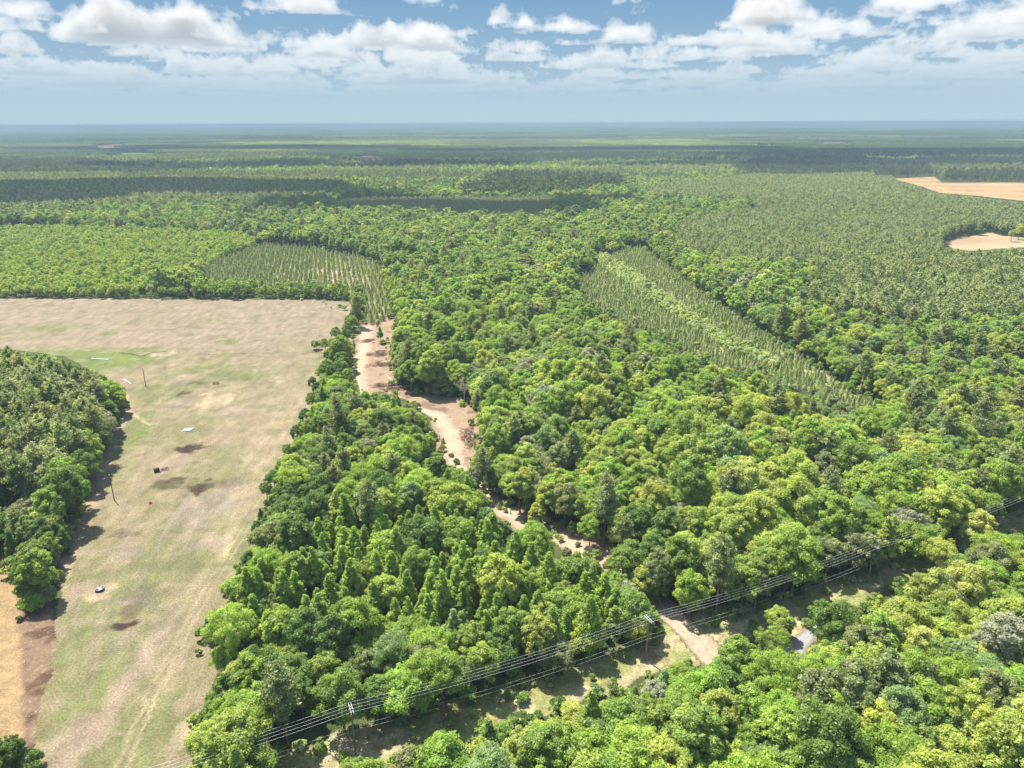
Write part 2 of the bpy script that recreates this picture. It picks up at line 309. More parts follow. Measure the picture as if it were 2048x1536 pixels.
# ------------------------------------------------------------------ world: sky with a bank of cumulus
def build_sky():
    # ray-marched cumulus field seen from below, stored by azimuth and elevation
    AZ0, AZ1, EL0, EL1 = -52.0, 52.0, 0.0, 14.0
    W, H = 1664, 256
    az = np.radians(np.linspace(AZ0, AZ1, W)); el = np.radians(EL0 + (EL1 - EL0) * (np.arange(H) + 0.5) / H)
    A, E = np.meshgrid(az, el)
    BASE = 1150.0; TOP = 760.0
    clouds = [  # centre u, base v, width, top v, strength
        (50, 104, 105, 40, 1), (275, 72, 330, -45, 1.25), (160, 40, 80, 5, .6), (430, 92, 190, 28, 1), (90, 142, 190, 104, 1), (220, 165, 300, 112, .9), (540, 142, 130, 88, 1.1),
        (420, 142, 190, 104, .95), (340, 168, 240, 128, .8), (570, 52, 70, 38, .7), (670, 112, 170, 62, 1.1), (800, 84, 310, 0, 1.25), (870, 160, 230, 98, 1.05),
        (770, 166, 150, 132, .9), (600, 168, 160, 136, .75), (620, 14, 130, -14, .9), (1025, 116, 165, 50, 1.15), (1070, 42, 330, -30, 1.1), (930, 60, 120, 20, .7), (1240, 76, 150, 36, 1),
        (1130, 130, 210, 80, 1.05), (1330, 116, 150, 80, 1), (1520, 34, 250, -20, 1.1), (1470, 78, 240, 42, 1), (1560, 100, 240, 66, .95), (1640, 66, 220, 20, 1.1),
        (1770, 50, 300, 0, 1.2), (1860, 98, 240, 58, 1.1), (1970, 58, 250, -5, 1.2), (1990, 122, 200, 84, 1.1), (1480, 142, 130, 104, .9), (1640, 140, 200, 104, .9),
        (1760, 134, 220, 102, 1), (1910, 156, 240, 124, .95), (1270, 152, 280, 122, .85), (1140, 170, 140, 148, .7), (990, 168, 160, 140, .7), (1410, 164, 190, 142, .7),
        (1560, 165, 200, 146, .7), (780, 190, 80, 182, .6), (905, 188, 60, 176, .6), (120, 168, 200, 146, .7), (480, 178, 240, 158, .6), (1220, 178, 220, 164, .5), (1700, 172, 240, 156, .6), (2000, 172, 200, 152, .7)]
    # coverage map over the cloud plane
    GX, GY = 1400, 1500; XR, Y1 = 42000.0, 60000.0
    gx = np.linspace(-XR, XR, GX); gy = np.linspace(0, Y1, GY); X, Y = np.meshgrid(gx, gy, indexing='ij')
    cov = np.zeros_like(X)
    for u, vb, w, vt, s in clouds:
        d = ray(u, vb); e = math.asin(max(d[2], 0.01)); dist = BASE / math.tan(e); a = math.atan2(d[0], d[1])
        cx, cy_ = dist * math.sin(a), dist * math.cos(a)
        rx = w / 2 / FPX * math.hypot(dist, BASE) * 0.86; ry = min(rx * 1.1, dist * 0.08) + 80
        top = dist * math.tan(math.asin(max(ray(u, vt)[2], 0.01))) - BASE
        dx = (X - cx) * math.cos(a) - (Y - cy_) * math.sin(a); dy = (X - cx) * math.sin(a) + (Y - cy_) * math.cos(a) - ry * 0.8
        q = (dx / rx) ** 2 + (dy / ry) ** 2
        hgt = np.clip(top / TOP, 0.25, 1.15) * min(1.0, s)
        cov = np.maximum(cov, np.where(q < 2.0, (1 - q * 0.75) * hgt, 0))
    cov += 0.16 * (Y > 26000) * (1 - np.clip((Y - 26000) / 30000, 0, 1))
    nz = fbm(X / 1100.0, Y / 1100.0, 31, 5, 0.55)
    H2 = (cov - 0.20 + (nz - 0.53) * 1.5) * TOP * 1.0          # cloud top height above the base
    H2 = np.clip(H2, -200, TOP * 1.25)
    def samp(G, x, y):
        fx = np.clip((x + XR) / (2 * XR) * (GX - 1), 0, GX - 1.01); fy = np.clip(y / Y1 * (GY - 1), 0, GY - 1.01)
        i = fx.astype(int); j = fy.astype(int); fx = fx - i; fy = fy - j
        return (G[i, j] * (1 - fx) + G[i + 1, j] * fx) * (1 - fy) + (G[i, j + 1] * (1 - fx) + G[i + 1, j + 1] * fx) * fy
    tau = np.zeros_like(A); rgb = np.zeros(A.shape + (3,)); trans = np.ones_like(A)
    dirx = np.sin(A); diry = np.cos(A); tanE = np.tan(E)
    rs = np.random.RandomState(3); jit = rs.rand(*A.shape)
    NS = 84
    for k in range(NS):
        hz = (k + jit) / NS * TOP * 1.1
        dist = (BASE + hz) / np.maximum(tanE, 1e-3)
        x = dirx * dist; y = diry * dist
        ok = dist < 58000
        bl = lambda q, sd_: 1 - np.abs(2 * vnoise3(x / q, y / q, hz / q, sd_) - 1)
        det = 0.5 * bl(420., 77) + 0.3 * bl(190., 78) + 0.2 * bl(85., 80)
        h = samp(H2, x, y) + (det - 0.62) * 620
        dens = np.clip((h - hz) / 70.0, 0, 1) * sstep(-25, 45, hz + (det - 0.55) * 120) * ok
        ds = TOP * 1.1 / NS / np.maximum(np.sin(E), 0.04)
        a = 1 - np.exp(-dens * ds / 260.0)
        # light reaching this point: how much cloud is above it, towards the sun
        up = samp(H2, x + sd.x * 200, y + sd.y * 200) + (0.62 - det) * 300 - hz
        lit = np.exp(-np.clip(up, 0, 900) / 240.0)
        c = np.stack([0.31 + 0.72 * lit, 0.34 + 0.69 * lit, 0.385 + 0.63 * lit], -1)
        rgb += (trans * a)[..., None] * c; trans *= 1 - a
    # distance haze thins clouds towards the horizon
    alpha = 1 - trans; rgb = rgb / np.maximum(alpha, 1e-4)[..., None]
    eld = np.degrees(E)
    far = np.exp(-1.0 * (1 - sstep(1.5, 7.0, eld)) * 1.0)
    fade = sstep(1.0, 4.4, eld)
    edge = sstep(AZ0, AZ0 + 5, np.degrees(A)) * (1 - sstep(AZ1 - 5, AZ1, np.degrees(A))) * (1 - sstep(EL1 - 2.5, EL1, eld))
    alpha = np.clip(alpha, 0, 1) * fade * edge * (0.55 + 0.45 * far)
    hzc = np.array([0.60, 0.74, 0.84]); k_ = (0.75 * (1 - sstep(1.5, 7.5, eld)))[..., None]; rgb = rgb * (1 - k_) + hzc * k_; alpha = alpha * 0.95
    im = bpy.data.images.new('cumulus', W, H, alpha=True, float_buffer=True)
    im.colorspace_settings.name = 'Non-Color'
    px = np.concatenate([rgb, alpha[..., None]], -1).astype(np.float32)
    im.alpha_mode = 'CHANNEL_PACKED'
    im.pixels.foreach_set(px.ravel()); im.update(); im.pack()
    w = bpy.data.worlds.new('World'); scene.world = w; w.use_nodes = True; nt = w.node_tree; nt.nodes.clear(); n = N(nt)
    tc = n('ShaderNodeTexCoord'); g = tc.outputs['Generated']
    sky = n('ShaderNodeTexSky', sky_type='NISHITA', sun_disc=False, sun_elevation=R_(SUN_EL), sun_rotation=R_(SUN_AZ), altitude=120.0, air_density=1.0, dust_density=1.2, ozone_density=1.6)
    sx = n('ShaderNodeSeparateXYZ', ins={0: g})
    elv = n('ShaderNodeMath', operation='ARCSINE', ins={0: sx.outputs[2]}).outputs[0]
    azv = n('ShaderNodeMath', operation='ARCTAN2', ins={0: sx.outputs[0], 1: sx.outputs[1]}).outputs[0]
    uu = mapr(n, azv, R_(AZ0), R_(AZ1), 0.0, 1.0); vv = mapr(n, elv, R_(EL0), R_(EL1), 0.0, 1.0)
    cb = n('ShaderNodeCombineXYZ', ins={0: uu, 1: vv})
    ti = n('ShaderNodeTexImage', ins={0: cb.outputs[0]}); ti.image = im; ti.extension = 'EXTEND'; ti.interpolation = 'Cubic'
    # air: paler and greyer towards the horizon
    SK = 3.2
    g1 = mixc(n, mapr(n, elv, R_(0.0), R_(4.0), 0.0, 1.0), (0.43 * SK, 0.565 * SK, 0.65 * SK), (0.315 * SK, 0.46 * SK, 0.58 * SK))
    g2 = mixc(n, mapr(n, elv, R_(3.5), R_(10.0), 0.0, 1.0), g1, (0.13 * SK, 0.30 * SK, 0.52 * SK))
    ns = n('ShaderNodeVectorMath', operation='SCALE', ins={0: sky.outputs[0], 'Scale': 0.75})
    hz = mixc(n, mapr(n, elv, R_(10.0), R_(28.0), 0.0, 1.0), g2, ns.outputs[0])
    # the rest of the sky dome: broken cumulus on a plane overhead
    dv = n('ShaderNodeMath', operation='MAXIMUM', ins={0: sx.outputs[2], 1: 0.05}).outputs[0]
    pl = n('ShaderNodeVectorMath', operation='DIVIDE', ins={0: g}); cz = n('ShaderNodeCombineXYZ', ins={0: dv, 1: dv, 2: dv}); nt.links.new(cz.outputs[0], pl.inputs[1])
    cn = n('ShaderNodeTexNoise', ins={'Vector': pl.outputs[0], 'Scale': 1.3, 'Detail': 4.0})
    cl = mapr(n, cn.outputs['Fac'], 0.5, 0.62, 0.0, 0.85)
    above = mapr(n, elv, R_(11.0), R_(15.0), 0.0, 1.0)
    side = mapr(n, n('ShaderNodeMath', operation='ABSOLUTE', ins={0: azv}).outputs[0], R_(46), R_(52), 0.0, 1.0)
    out_ = n('ShaderNodeMath', operation='MAXIMUM', ins={0: above, 1: side}).outputs[0]
    low = mapr(n, elv, R_(3.0), R_(7.0), 0.0, 1.0)
    f2 = n('ShaderNodeMath', operation='MULTIPLY', ins={0: cl, 1: out_}).outputs[0]
    f2 = n('ShaderNodeMath', operation='MULTIPLY', ins={0: f2, 1: low}).outputs[0]
    c1 = mixc(n, f2, hz, (0.80 * SK, 0.84 * SK, 0.88 * SK))
    sc = n('ShaderNodeVectorMath', operation='SCALE', ins={0: ti.outputs[0], 'Scale': SK * 0.90}).outputs[0]
    c2 = mixc(n, ti.outputs[1], c1, sc)
    bg = n('ShaderNodeBackground', ins={0: c2, 1: SKY_STRENGTH})
    n('ShaderNodeOutputWorld', ins={0: bg.outputs[0]})
    w.cycles.sampling_method = 'MANUAL'; w.cycles.sample_map_resolution = 512
build_sky()
print('sky', time.time() - T0)

# ------------------------------------------------------------------ ground sheets
def grid_sheet(name, px, res, z, mat, colour, wob=1.0, label=None, kind='structure', follow=False, gpoly=None, cat=None):
    poly = gpoly if gpoly is not None else ground_poly(px)
    P = np.array(poly); x0, y0 = P.min(0) - res; x1, y1 = P.max(0) + res
    nx = int((x1 - x0) / res) + 2; ny = int((y1 - y0) / res) + 2
    xs = x0 + np.arange(nx) * res; ys = y0 + np.arange(ny) * res
    X, Y = np.meshgrid(xs, ys, indexing='ij')
    wx = X + (vnoise(X / 6, Y / 6, 11) - 0.5) * 4 * wob; wy = Y + (vnoise(X / 6, Y / 6, 12) - 0.5) * 4 * wob
    ins = inpoly(wx, wy, poly)
    if not ins.any(): return None
    idx = np.arange(nx * ny).reshape(nx, ny)
    ok = ins[:-1, :-1] & ins[1:, :-1] & ins[1:, 1:] & ins[:-1, 1:]
    q = np.stack([idx[:-1, :-1][ok], idx[1:, :-1][ok], idx[1:, 1:][ok], idx[:-1, 1:][ok]], 1)
    used = np.unique(q); remap = -np.ones(nx * ny, int); remap[used] = np.arange(len(used))
    x = X.ravel()[used]; y = Y.ravel()[used]
    d = dist_poly(wx.ravel()[used], wy.ravel()[used], poly)
    zz = np.full(len(x), z) + (height(x, y) if follow else 0)
    col = colour(x, y, d) * 0.46
    me = np_mesh(name, np.stack([x, y, zz], 1), remap[q], [mat], soil=np.clip(col, 0.004, 1), smooth=True)
    o = link(name, me); tag(o, label, cat, None, kind)
    return o
def L(c): return np.array(c, float)
def lerp(a, b, t): return a * (1 - t[:, None]) + b * t[:, None]
FLOOR = L((0.055, 0.068, 0.026)); TAN = L((0.44, 0.35, 0.21)); GREEN = L((0.27, 0.285, 0.115)); PINK = L((0.48, 0.375, 0.265))
CREAM = L((0.62, 0.50, 0.31)); SAND = L((0.60, 0.44, 0.30)); MUD = L((0.09, 0.055, 0.04)); LILAC = L((0.40, 0.335, 0.27)); BRIGHTG = L((0.25, 0.31, 0.09))
# patches of the pasture: u, v, half width, half height (photo px), colour, strength
PATCH = [(120, 722, 190, 26, BRIGHTG, .9), (250, 715, 90, 16, BRIGHTG, .6), (232, 905, 22, 70, BRIGHTG, .8), (262, 850, 22, 35, BRIGHTG, .5), (215, 965, 22, 35, BRIGHTG, .45), (455, 745, 100, 20, GREEN, .8),
         (330, 780, 60, 30, GREEN, .7), (300, 700, 40, 5, GREEN, .4), (218, 668, 18, 4, GREEN, .8), (458, 683, 20, 5, GREEN, .9), (390, 655, 22, 4, GREEN, .6), (100, 655, 60, 14, GREEN, .35), (430, 803, 34, 15, CREAM, 1), (425, 788, 12, 8, CREAM, .9), (398, 808, 22, 7, CREAM, .6),
         (468, 822, 30, 13, PINK, .8), (365, 805, 16, 10, LILAC, .8), (372, 757, 30, 12, PINK, .6), (390, 767, 12, 4, MUD, .5), (370, 787, 11, 4, MUD, .6), (375, 898, 22, 6, MUD, .9), (395, 895, 20, 5, MUD, .4),
         (340, 930, 40, 18, PINK, .7), (335, 968, 30, 11, MUD, .6), (402, 973, 26, 10, MUD, .9), (440, 978, 38, 14, PINK, .9), (450, 967, 28, 12, MUD, .25), (455, 965, 35, 10, LILAC, .5),
         (420, 1010, 60, 22, LILAC, .55), (370, 1045, 50, 26, LILAC, .5), (262, 1050, 22, 9, PINK, .8), (258, 1098, 33, 20, PINK, .9), (262, 1104, 26, 12, LILAC, .3), (375, 1045, 40, 14, PINK, .4),
         (425, 1085, 42, 22, PINK, .7), (248, 1068, 26, 9, MUD, .35), (370, 1098, 36, 8, LILAC, .6), (200, 1182, 23, 15, CREAM, .9), (152, 1192, 16, 28, PINK, .7), (184, 1103, 14, 12, PINK, .6),
         (270, 1200, 50, 14, LILAC, .7), (248, 1248, 22, 11, MUD, 1.0), (264, 1218, 26, 12, MUD, .35), (238, 1296, 22, 20, LILAC, .9), (300, 1186, 40, 16, MUD, .22), (330, 1252, 28, 12, MUD, .2),
         (300, 1290, 34, 56, PINK, .55), (262, 1352, 34, 38, PINK, .75), (240, 1385, 26, 22, CREAM, .5), (180, 1460, 60, 44, PINK, .65), (120, 1510, 40, 40, PINK, .6), (110, 1330, 16, 90, GREEN, .7), (220, 1330, 60, 70, GREEN, .5),
         (330, 1440, 60, 80, GREEN, .55), (160, 1400, 50, 50, BRIGHTG, .4), (430, 930, 70, 40, GREEN, .45), (330, 1075, 30, 30, GREEN, .5), (310, 1140, 80, 30, GREEN, .35), (180, 1120, 40, 40, GREEN, .3),
         (375, 1470, 24, 60, CREAM, .8), (366, 1320, 26, 14, PINK, .7), (330, 708, 22, 5, CREAM, .9), (300, 706, 14, 3, CREAM, .5), (440, 707, 8, 2, CREAM, .8), (530, 870, 14, 60, CREAM, .35), (505, 960, 20, 40, CREAM, .3),
         (580, 770, 70, 50, PINK, .25), (540, 720, 90, 24, PINK, .35)]
LINES = [  # tracks and edges: points, half width m, colour, strength
    ([(258, 812), (248, 835), (232, 870), (222, 900), (205, 945), (190, 990), (172, 1040), (150, 1090), (138, 1130)], 2.4, SAND, .75),
    ([(225, 885), (214, 930), (196, 985), (176, 1035)], 0.8, CREAM, .5),
    ([(244, 775), (256, 792), (252, 812), (262, 826), (300, 850)], 0.8, CREAM, .9),
    ([(136, 1140), (128, 1200), (112, 1240), (96, 1262), (86, 1330), (72, 1400), (62, 1470)], 1.0, CREAM, .7),
    ([(140, 1170), (132, 1220), (120, 1260)], 1.5, SAND, .3),
    ([(350, 1215), (300, 1290), (262, 1350), (225, 1410), (150, 1490), (130, 1540)], 2.2, PINK, .6),
    ([(600, 800), (560, 880), (520, 960), (440, 1110), (380, 1180)], 1.6, CREAM, .35), ([(588, 800), (545, 880), (505, 960), (430, 1105)], 0.7, CREAM, .3),
    ([(380, 990), (345, 1040), (300, 1120), (270, 1180)], 0.7, LILAC, .5), ([(372, 990), (335, 1040), (292, 1120)], 0.7, GREEN, .6),
    ([(240, 706), (262, 708), (285, 712), (300, 706), (330, 703)], 0.7, MUD, .9), ([(330, 708), (430, 709), (520, 706), (640, 705)], 0.5, MUD, .45),
    ([(155, 1190), (150, 1240)], 0.8, PINK, .5), ([(60, 1500), (30, 1540)], 2.0, SAND, .5)]
PATCH = [q for q in PATCH if q[4] is not MUD] + [(a_, b_, c_ * 1.15, d_ * 1.15, e_, min(1, f_ * 1.12)) for a_, b_, c_, d_, e_, f_ in PATCH if e_ is MUD]
LINES += [([(520, 1000), (470, 1080), (420, 1160), (345, 1290), (290, 1400), (230, 1540)], 0.45, CREAM, .5), ([(532, 1004), (482, 1084), (432, 1164), (360, 1294), (306, 1404), (250, 1540)], 0.45, CREAM, .5), ([(0, 640), (300, 628), (680, 632)], 0.5, CREAM, .35), ([(0, 660), (300, 646), (670, 650)], 0.5, GREEN, .35), ([(180, 1010), (160, 1100), (130, 1200), (110, 1290), (90, 1400), (70, 1520)], 0.5, GREEN, .5), ([(330, 770), (300, 860), (270, 960), (240, 1060), (215, 1150), (190, 1260), (160, 1400)], 0.4, PINK, .5), ([(338, 772), (309, 862), (280, 962), (251, 1062), (227, 1152), (203, 1262), (176, 1402)], 0.4, PINK, .5)]
LINES = [([gp(u, v) for u, v in pts], w, c, s) for pts, w, c, s in LINES]
def dist_line(x, y, pts):
    d = np.full(np.shape(x), 1e9)
    for (ax, ay), (bx, by) in zip(pts[:-1], pts[1:]):
        dx, dy = bx - ax, by - ay; L2 = dx * dx + dy * dy + 1e-9; t = np.clip(((x - ax) * dx + (y - ay) * dy) / L2, 0, 1)
        d = np.minimum(d, np.hypot(x - ax - t * dx, y - ay - t * dy))
    return d
def pasture_col(x, y, d):
    f = fbm(x / 28.0, y / 28.0, 3, 5); f2 = fbm(x / 5.0, y / 9.0, 8, 4)
    c = lerp(TAN + 0 * x[:, None], GREEN, sstep(0.42, 0.66, f) * 0.5 * (y < 400) + 0.05)
    nearg = sstep(260, 170, y); c = lerp(c, GREEN * 1.08, nearg * (0.20 + 0.35 * sstep(.4, .62, f)))
    farp = sstep(360, 420, y); c = lerp(c, PINK * 0.93, farp * 0.8)
    c = lerp(c, GREEN, farp * sstep(0.56, 0.72, fbm(x / 40.0, y / 22.0, 21, 4)) * 0.35)
    j1 = (fbm(x / 3.2, y / 3.2, 41, 3) - 0.5); j2 = (fbm(x / 3.2, y / 3.2, 51, 3) - 0.5)
    for u, v, hw, hh, col, s in PATCH:
        cx, cy_ = gp(u, v); ex = abs(gp(u + hw, v)[0] - cx); ey = (gp(u, v - hh)[1] - gp(u, v + hh)[1]) / 2
        # most patches run along the lie of the land, seen foreshortened
        q = np.sqrt(((x + j1 * 7 - cx) / ex) ** 2 + ((y + j2 * 9 - cy_) / ey) ** 2)
        m = sstep(1.3, 0.65, q) * s * (1.0 + 1.0 * (f2 - 0.35))
        c = lerp(c, col, np.clip(m, 0, 1))
    for pts, w, col, s in LINES:
        q = dist_line(x + j1 * 1.6, y + j2 * 1.6, pts) / w
        c = lerp(c, col, np.clip(sstep(1.3, 0.5, q) * s * (0.9 + 1.1 * (f2 - 0.25)), 0, 1))
    c = c * (0.84 + 0.34 * f2)[:, None]
    f3 = fbm(x / 1.9, y / 2.6, 45, 3); c = c * (0.80 + 0.40 * f3)[:, None]; c = lerp(c, GREEN * .8, sstep(.55, .75, fbm(x / 7., y / 7., 46, 4)) * .45); c = lerp(c, PINK * 1.1, sstep(.58, .75, fbm(x / 6., y / 4., 47, 4)) * .5)
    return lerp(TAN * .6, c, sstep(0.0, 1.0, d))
M['pasture'] = sheet_mat('pasture_turf', (1.9, 0.55), (0.25, 0.2), 0.7, specks=(1.7, 0.68, (0.62, 0.52, 0.36), 0.6), streak=(12, 0.35))
GREENISH = GREEN
PG = ground_poly([(u + (46 if (i >= 3 and i <= 21) else -30 if 27 <= i <= 31 else 0), v) for i, (u, v) in enumerate(PASTURE)])
# the pasture runs on underneath the first row of hedge crowns
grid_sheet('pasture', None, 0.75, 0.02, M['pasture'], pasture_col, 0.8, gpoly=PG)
M['dirt'] = sheet_mat('graded_dirt', (1.4, 0.22), (0.35, 0.16), 0.6, specks=(1.6, 0.66, (0.30, 0.19, 0.12), 0.7))
wheel = [([(735, 655), (728, 700), (716, 740), (722, 790), (800, 812), (875, 830), (905, 870), (905, 910), (925, 960), (990, 1005), (1050, 1045), (1150, 1090), (1230, 1130), (1290, 1180), (1340, 1225), (1400, 1290), (1440, 1340)])]
wheel = [gp(u, v) for u, v in wheel[0]]
def dirt_col(x, y, d):
    f = fbm(x / 6.0, y / 6.0, 9, 4); q = dist_line(x + (fbm(x / 4, y / 4, 6, 3) - .5) * 2, y, wheel)
    c = lerp(L((0.56, 0.40, 0.27)) + 0 * x[:, None], L((0.82, 0.625, 0.44)), sstep(5.0, 1.5, q))
    rut = np.exp(-((q - 1.0) / 0.35) ** 2) + np.exp(-((q - 2.6) / 0.35) ** 2) * 0.5
    c = c * (1 - 0.22 * rut[:, None]); c = lerp(c, L((0.24, 0.15, 0.095)), sstep(0.50, 0.68, f) * sstep(2.0, 5.0, q) * 0.8)
    c = lerp(c, L((0.30, 0.28, 0.13)), sstep(0.60, 0.75, fbm(x / 9., y / 9., 66, 3)) * sstep(3, 8, q) * 0.5)
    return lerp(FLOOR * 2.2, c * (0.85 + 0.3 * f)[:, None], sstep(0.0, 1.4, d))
track_full = [(722, 648), (740, 640), (786, 624), (796, 650), (782, 700), (800, 770), (850, 785), (925, 795), (958, 830), (966, 880), (965, 950), (1000, 990), (1070, 1030), (1140, 1045), (1215, 1050), (1262, 1090), (1290, 1150), (1340, 1195), (1385, 1240), (1440, 1290),
              (1460, 1350), (1420, 1345), (1370, 1300), (1330, 1255), (1290, 1215), (1215, 1150), (1150, 1120), (1090, 1080), (1030, 1062), (975, 1030), (940, 980), (880, 950), (866, 900), (868, 862), (850, 830), (810, 800), (755, 785), (708, 800), (698, 740), (698, 690)]
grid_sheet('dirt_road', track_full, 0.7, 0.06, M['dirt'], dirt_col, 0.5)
M['clearing'] = sheet_mat('clearing_grass', (1.4, 0.4), (0.3, 0.3), 0.8, specks=(1.1, 0.66, (0.5, 0.42, 0.26), 0.6))
cor_full = [(420, 1560), (575, 1490), (760, 1440), (1000, 1370), (1200, 1310), (1330, 1235), (1400, 1215), (1500, 1200), (1600, 1175), (1700, 1130), (1850, 1085), (1950, 1040), (2120, 960), (2300, 900),
            (2320, 960), (2120, 1050), (1990, 1090), (1900, 1130), (1840, 1160), (1770, 1175), (1690, 1240), (1640, 1290), (1520, 1290), (1430, 1330), (1290, 1360), (1160, 1410), (1060, 1450), (930, 1490), (800, 1540), (600, 1620)]
def clr_col(x, y, d):
    f = fbm(x / 9.0, y / 9.0, 14, 4); g = fbm(x / 4., y / 4., 15, 4)
    c = lerp(L((0.38, 0.40, 0.14)) + 0 * x[:, None], L((0.66, 0.56, 0.34)), sstep(0.48, 0.64, f) * 0.8)
    c = lerp(c, L((0.30, 0.17, 0.09)), sstep(0.60, 0.72, g) * 0.6)
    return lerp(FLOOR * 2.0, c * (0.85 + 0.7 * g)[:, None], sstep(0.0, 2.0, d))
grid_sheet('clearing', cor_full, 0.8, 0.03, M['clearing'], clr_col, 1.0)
def strip_col(x, y, d):
    u, v = proj(x, y, 0 * x); f = fbm(x / 4.0, y / 4.0, 24, 5)
    e = 40 + (v - 1230) * 0.02 + (f - .5) * 30
    stub = L((0.60, 0.42, 0.22)) * (0.8 + 0.45 * f)[:, None]
    scr = lerp(L((0.40, 0.27, 0.18)) + 0 * x[:, None], L((0.20, 0.12, 0.075)), sstep(0.48, 0.66, f)); scr = lerp(scr, CREAM, sstep(0.30, 0.2, f) * 0.8)
    return lerp(stub, scr, sstep(-8, 8, u - e))
M['strip'] = sheet_mat('stubble', (2.2, 0.35), (0.5, 0.2), 0.8, specks=(1.4, 0.64, (0.6, 0.48, 0.3), 0.6))
grid_sheet('field', STRIP_G, 0.7, 0.035, M['strip'], strip_col, 0.8)
M['fallow'] = sheet_mat('fallow_soil', (0.08, 0.12), (0.010, 0.12), 0.2)
def fallow_col(base, amp=0.25):
    def f(x, y, d):
        w = y + 60 * (fbm(x / 260.0, y / 260.0, 71, 2) - .5) * 2 + x * 0.25
        s = 0.5 + 0.5 * np.sin(w / 17.0); n_ = fbm(x / 60., y / 60., 72, 4)
        c = lerp(L(base) + 0 * x[:, None], L(base) * 1.22 + 0.03, s * 0.6); c = lerp(c, L(base) * np.array([.8, .66, .58]), sstep(.5, .7, n_) * 0.6)
        return c * (1 - amp / 2 + amp * n_)[:, None]
    return f
grid_sheet('field', FALLOW1, 3.5, 1.0, M['fallow'], fallow_col((0.62, 0.42, 0.20)), 1.0, follow=True)
grid_sheet('field', FALLOW2, 1.8, 0.05, M['fallow'], fallow_col((0.60, 0.45, 0.27)), 1.0)
for px, lab, col in FARF:
    grid_sheet('field', px, 14.0, 3.0, M['fallow'], fallow_col(col), 3.0, follow=True)
0 and grid_sheet('meadow', MEADOW, 14.0, 3.0, M['fallow'], fallow_col((0.16, 0.21, 0.07), 0.5), 3.0, follow=True)
M['sandyrow'] = sheet_mat('row_grass', (0.9, 0.3), (0.12, 0.2), 0.4)
def yp_col(x, y, d):
    f = fbm(x / 14., y / 14., 81, 4); c = lerp(L((0.42, 0.46, 0.17)) + 0 * x[:, None], L((0.62, 0.54, 0.30)), sstep(.45, .62, f) * 0.8)
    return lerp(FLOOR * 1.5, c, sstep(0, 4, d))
grid_sheet('row_grass', [(u, v + 12) for u, v in YP1], 1.6, 0.03, M['sandyrow'], yp_col, 1.5)
grid_sheet('row_grass', YP2, 1.8, 0.03, M['sandyrow'], yp_col, 1.5)
grid_sheet('row_grass', SHADEYP, 5.0, 0.03, M['sandyrow'], yp_col, 1.5)
def sand_col(x, y, d): f = fbm(x / 5., y / 5., 82, 4); return lerp(L((0.3, 0.28, 0.14)) + 0 * x[:, None], L((0.60, 0.48, 0.32)), sstep(0, 5, d)) * (0.8 + .4 * f)[:, None]
grid_sheet('sand', [(615, 536), (700, 540), (745, 556), (730, 576), (690, 574), (640, 560)], 1.2, 0.06, M['sandyrow'], sand_col, 1.2)
grid_sheet('path', [(764, 535), (776, 548), (782, 575), (800, 592), (792, 596), (774, 575), (760, 545)], 1.0, 0.06, M['sandyrow'], sand_col, 0.6)
M['pad'] = sheet_mat('worn_asphalt', (1.5, 0.12), (0.2, 0.08), 0.15, rough=0.85)
grid_sheet('road', [(1552, 1320), (1570, 1284), (1600, 1262), (1640, 1232), (1700, 1205), (1716, 1216), (1650, 1262), (1616, 1300), (1606, 1345), (1560, 1350)], 0.6, 0.08, M['pad'], lambda x, y, d: lerp(L((0.36, 0.28, 0.19)) + 0 * x[:, None], L((0.55, 0.54, 0.54)), sstep(0.3, 1.6, d)), 0.3)

def build_ground():
    rr = np.concatenate([[0, 40, 80, 120, 170, 230, 300, 400, 520, 700, 900, 1200, 1500], np.geomspace(1800, 60000, 110)])
    na = 360; an = np.linspace(0, 2 * np.pi, na, endpoint=False)
    Rg, Ag = np.meshgrid(rr[1:], an, indexing='ij'); X = Rg * np.sin(Ag); Y = Rg * np.cos(Ag)
    Z = height(X, Y) - sstep(26000, 60000, Rg) * 60
    v = np.concatenate([[[0, 0, 0]], np.stack([X.ravel(), Y.ravel(), Z.ravel()], 1)])
    nr = len(rr) - 1; idx = 1 + np.arange(nr * na).reshape(nr, na); i2 = np.roll(idx, -1, 1)
    q = np.stack([idx[:-1], i2[:-1], i2[1:], idx[1:]], -1).reshape(-1, 4)
    t = np.stack([np.zeros(na, int), i2[0], idx[0]], 1)
    m, nt = nmat('forest_floor'); n = N(nt); tc = n('ShaderNodeTexCoord'); ob = tc.outputs['Object']
    n1 = n('ShaderNodeTexNoise', ins={'Vector': ob, 'Scale': 0.12, 'Detail': 8.0, 'Roughness': 0.65})
    near = mixc(n, mapr(n, n1.outputs['Fac'], 0.35, 0.65, 0.0, 1.0), (0.04, 0.055, 0.02), (0.09, 0.10, 0.04))
    mp = n('ShaderNodeMapping', ins={0: ob, 3: (1.0, 2.2, 1.0)})
    n2 = n('ShaderNodeTexNoise', ins={'Vector': mp.outputs[0], 'Scale': 0.0011, 'Detail': 7.0, 'Roughness': 0.6})
    far = mixc(n, mapr(n, n2.outputs['Fac'], 0.42, 0.58, 0.0, 1.0), (0.022, 0.040, 0.018), (0.065, 0.098, 0.035))
    ln = n('ShaderNodeVectorMath', operation='LENGTH', ins={0: ob})
    col = mixc(n, mapr(n, ln.outputs['Value'], 2500.0, 9000.0, 0.0, 1.0), near, far)
    p = n('ShaderNodeBsdfDiffuse', ins={'Color': col}); n('ShaderNodeOutputMaterial', ins={0: p.outputs[0]})
    o = link('ground', np_mesh('ground', v, [t, q], [m], smooth=True)); tag(o, kind='structure')
build_ground()
print('ground', time.time() - T0)

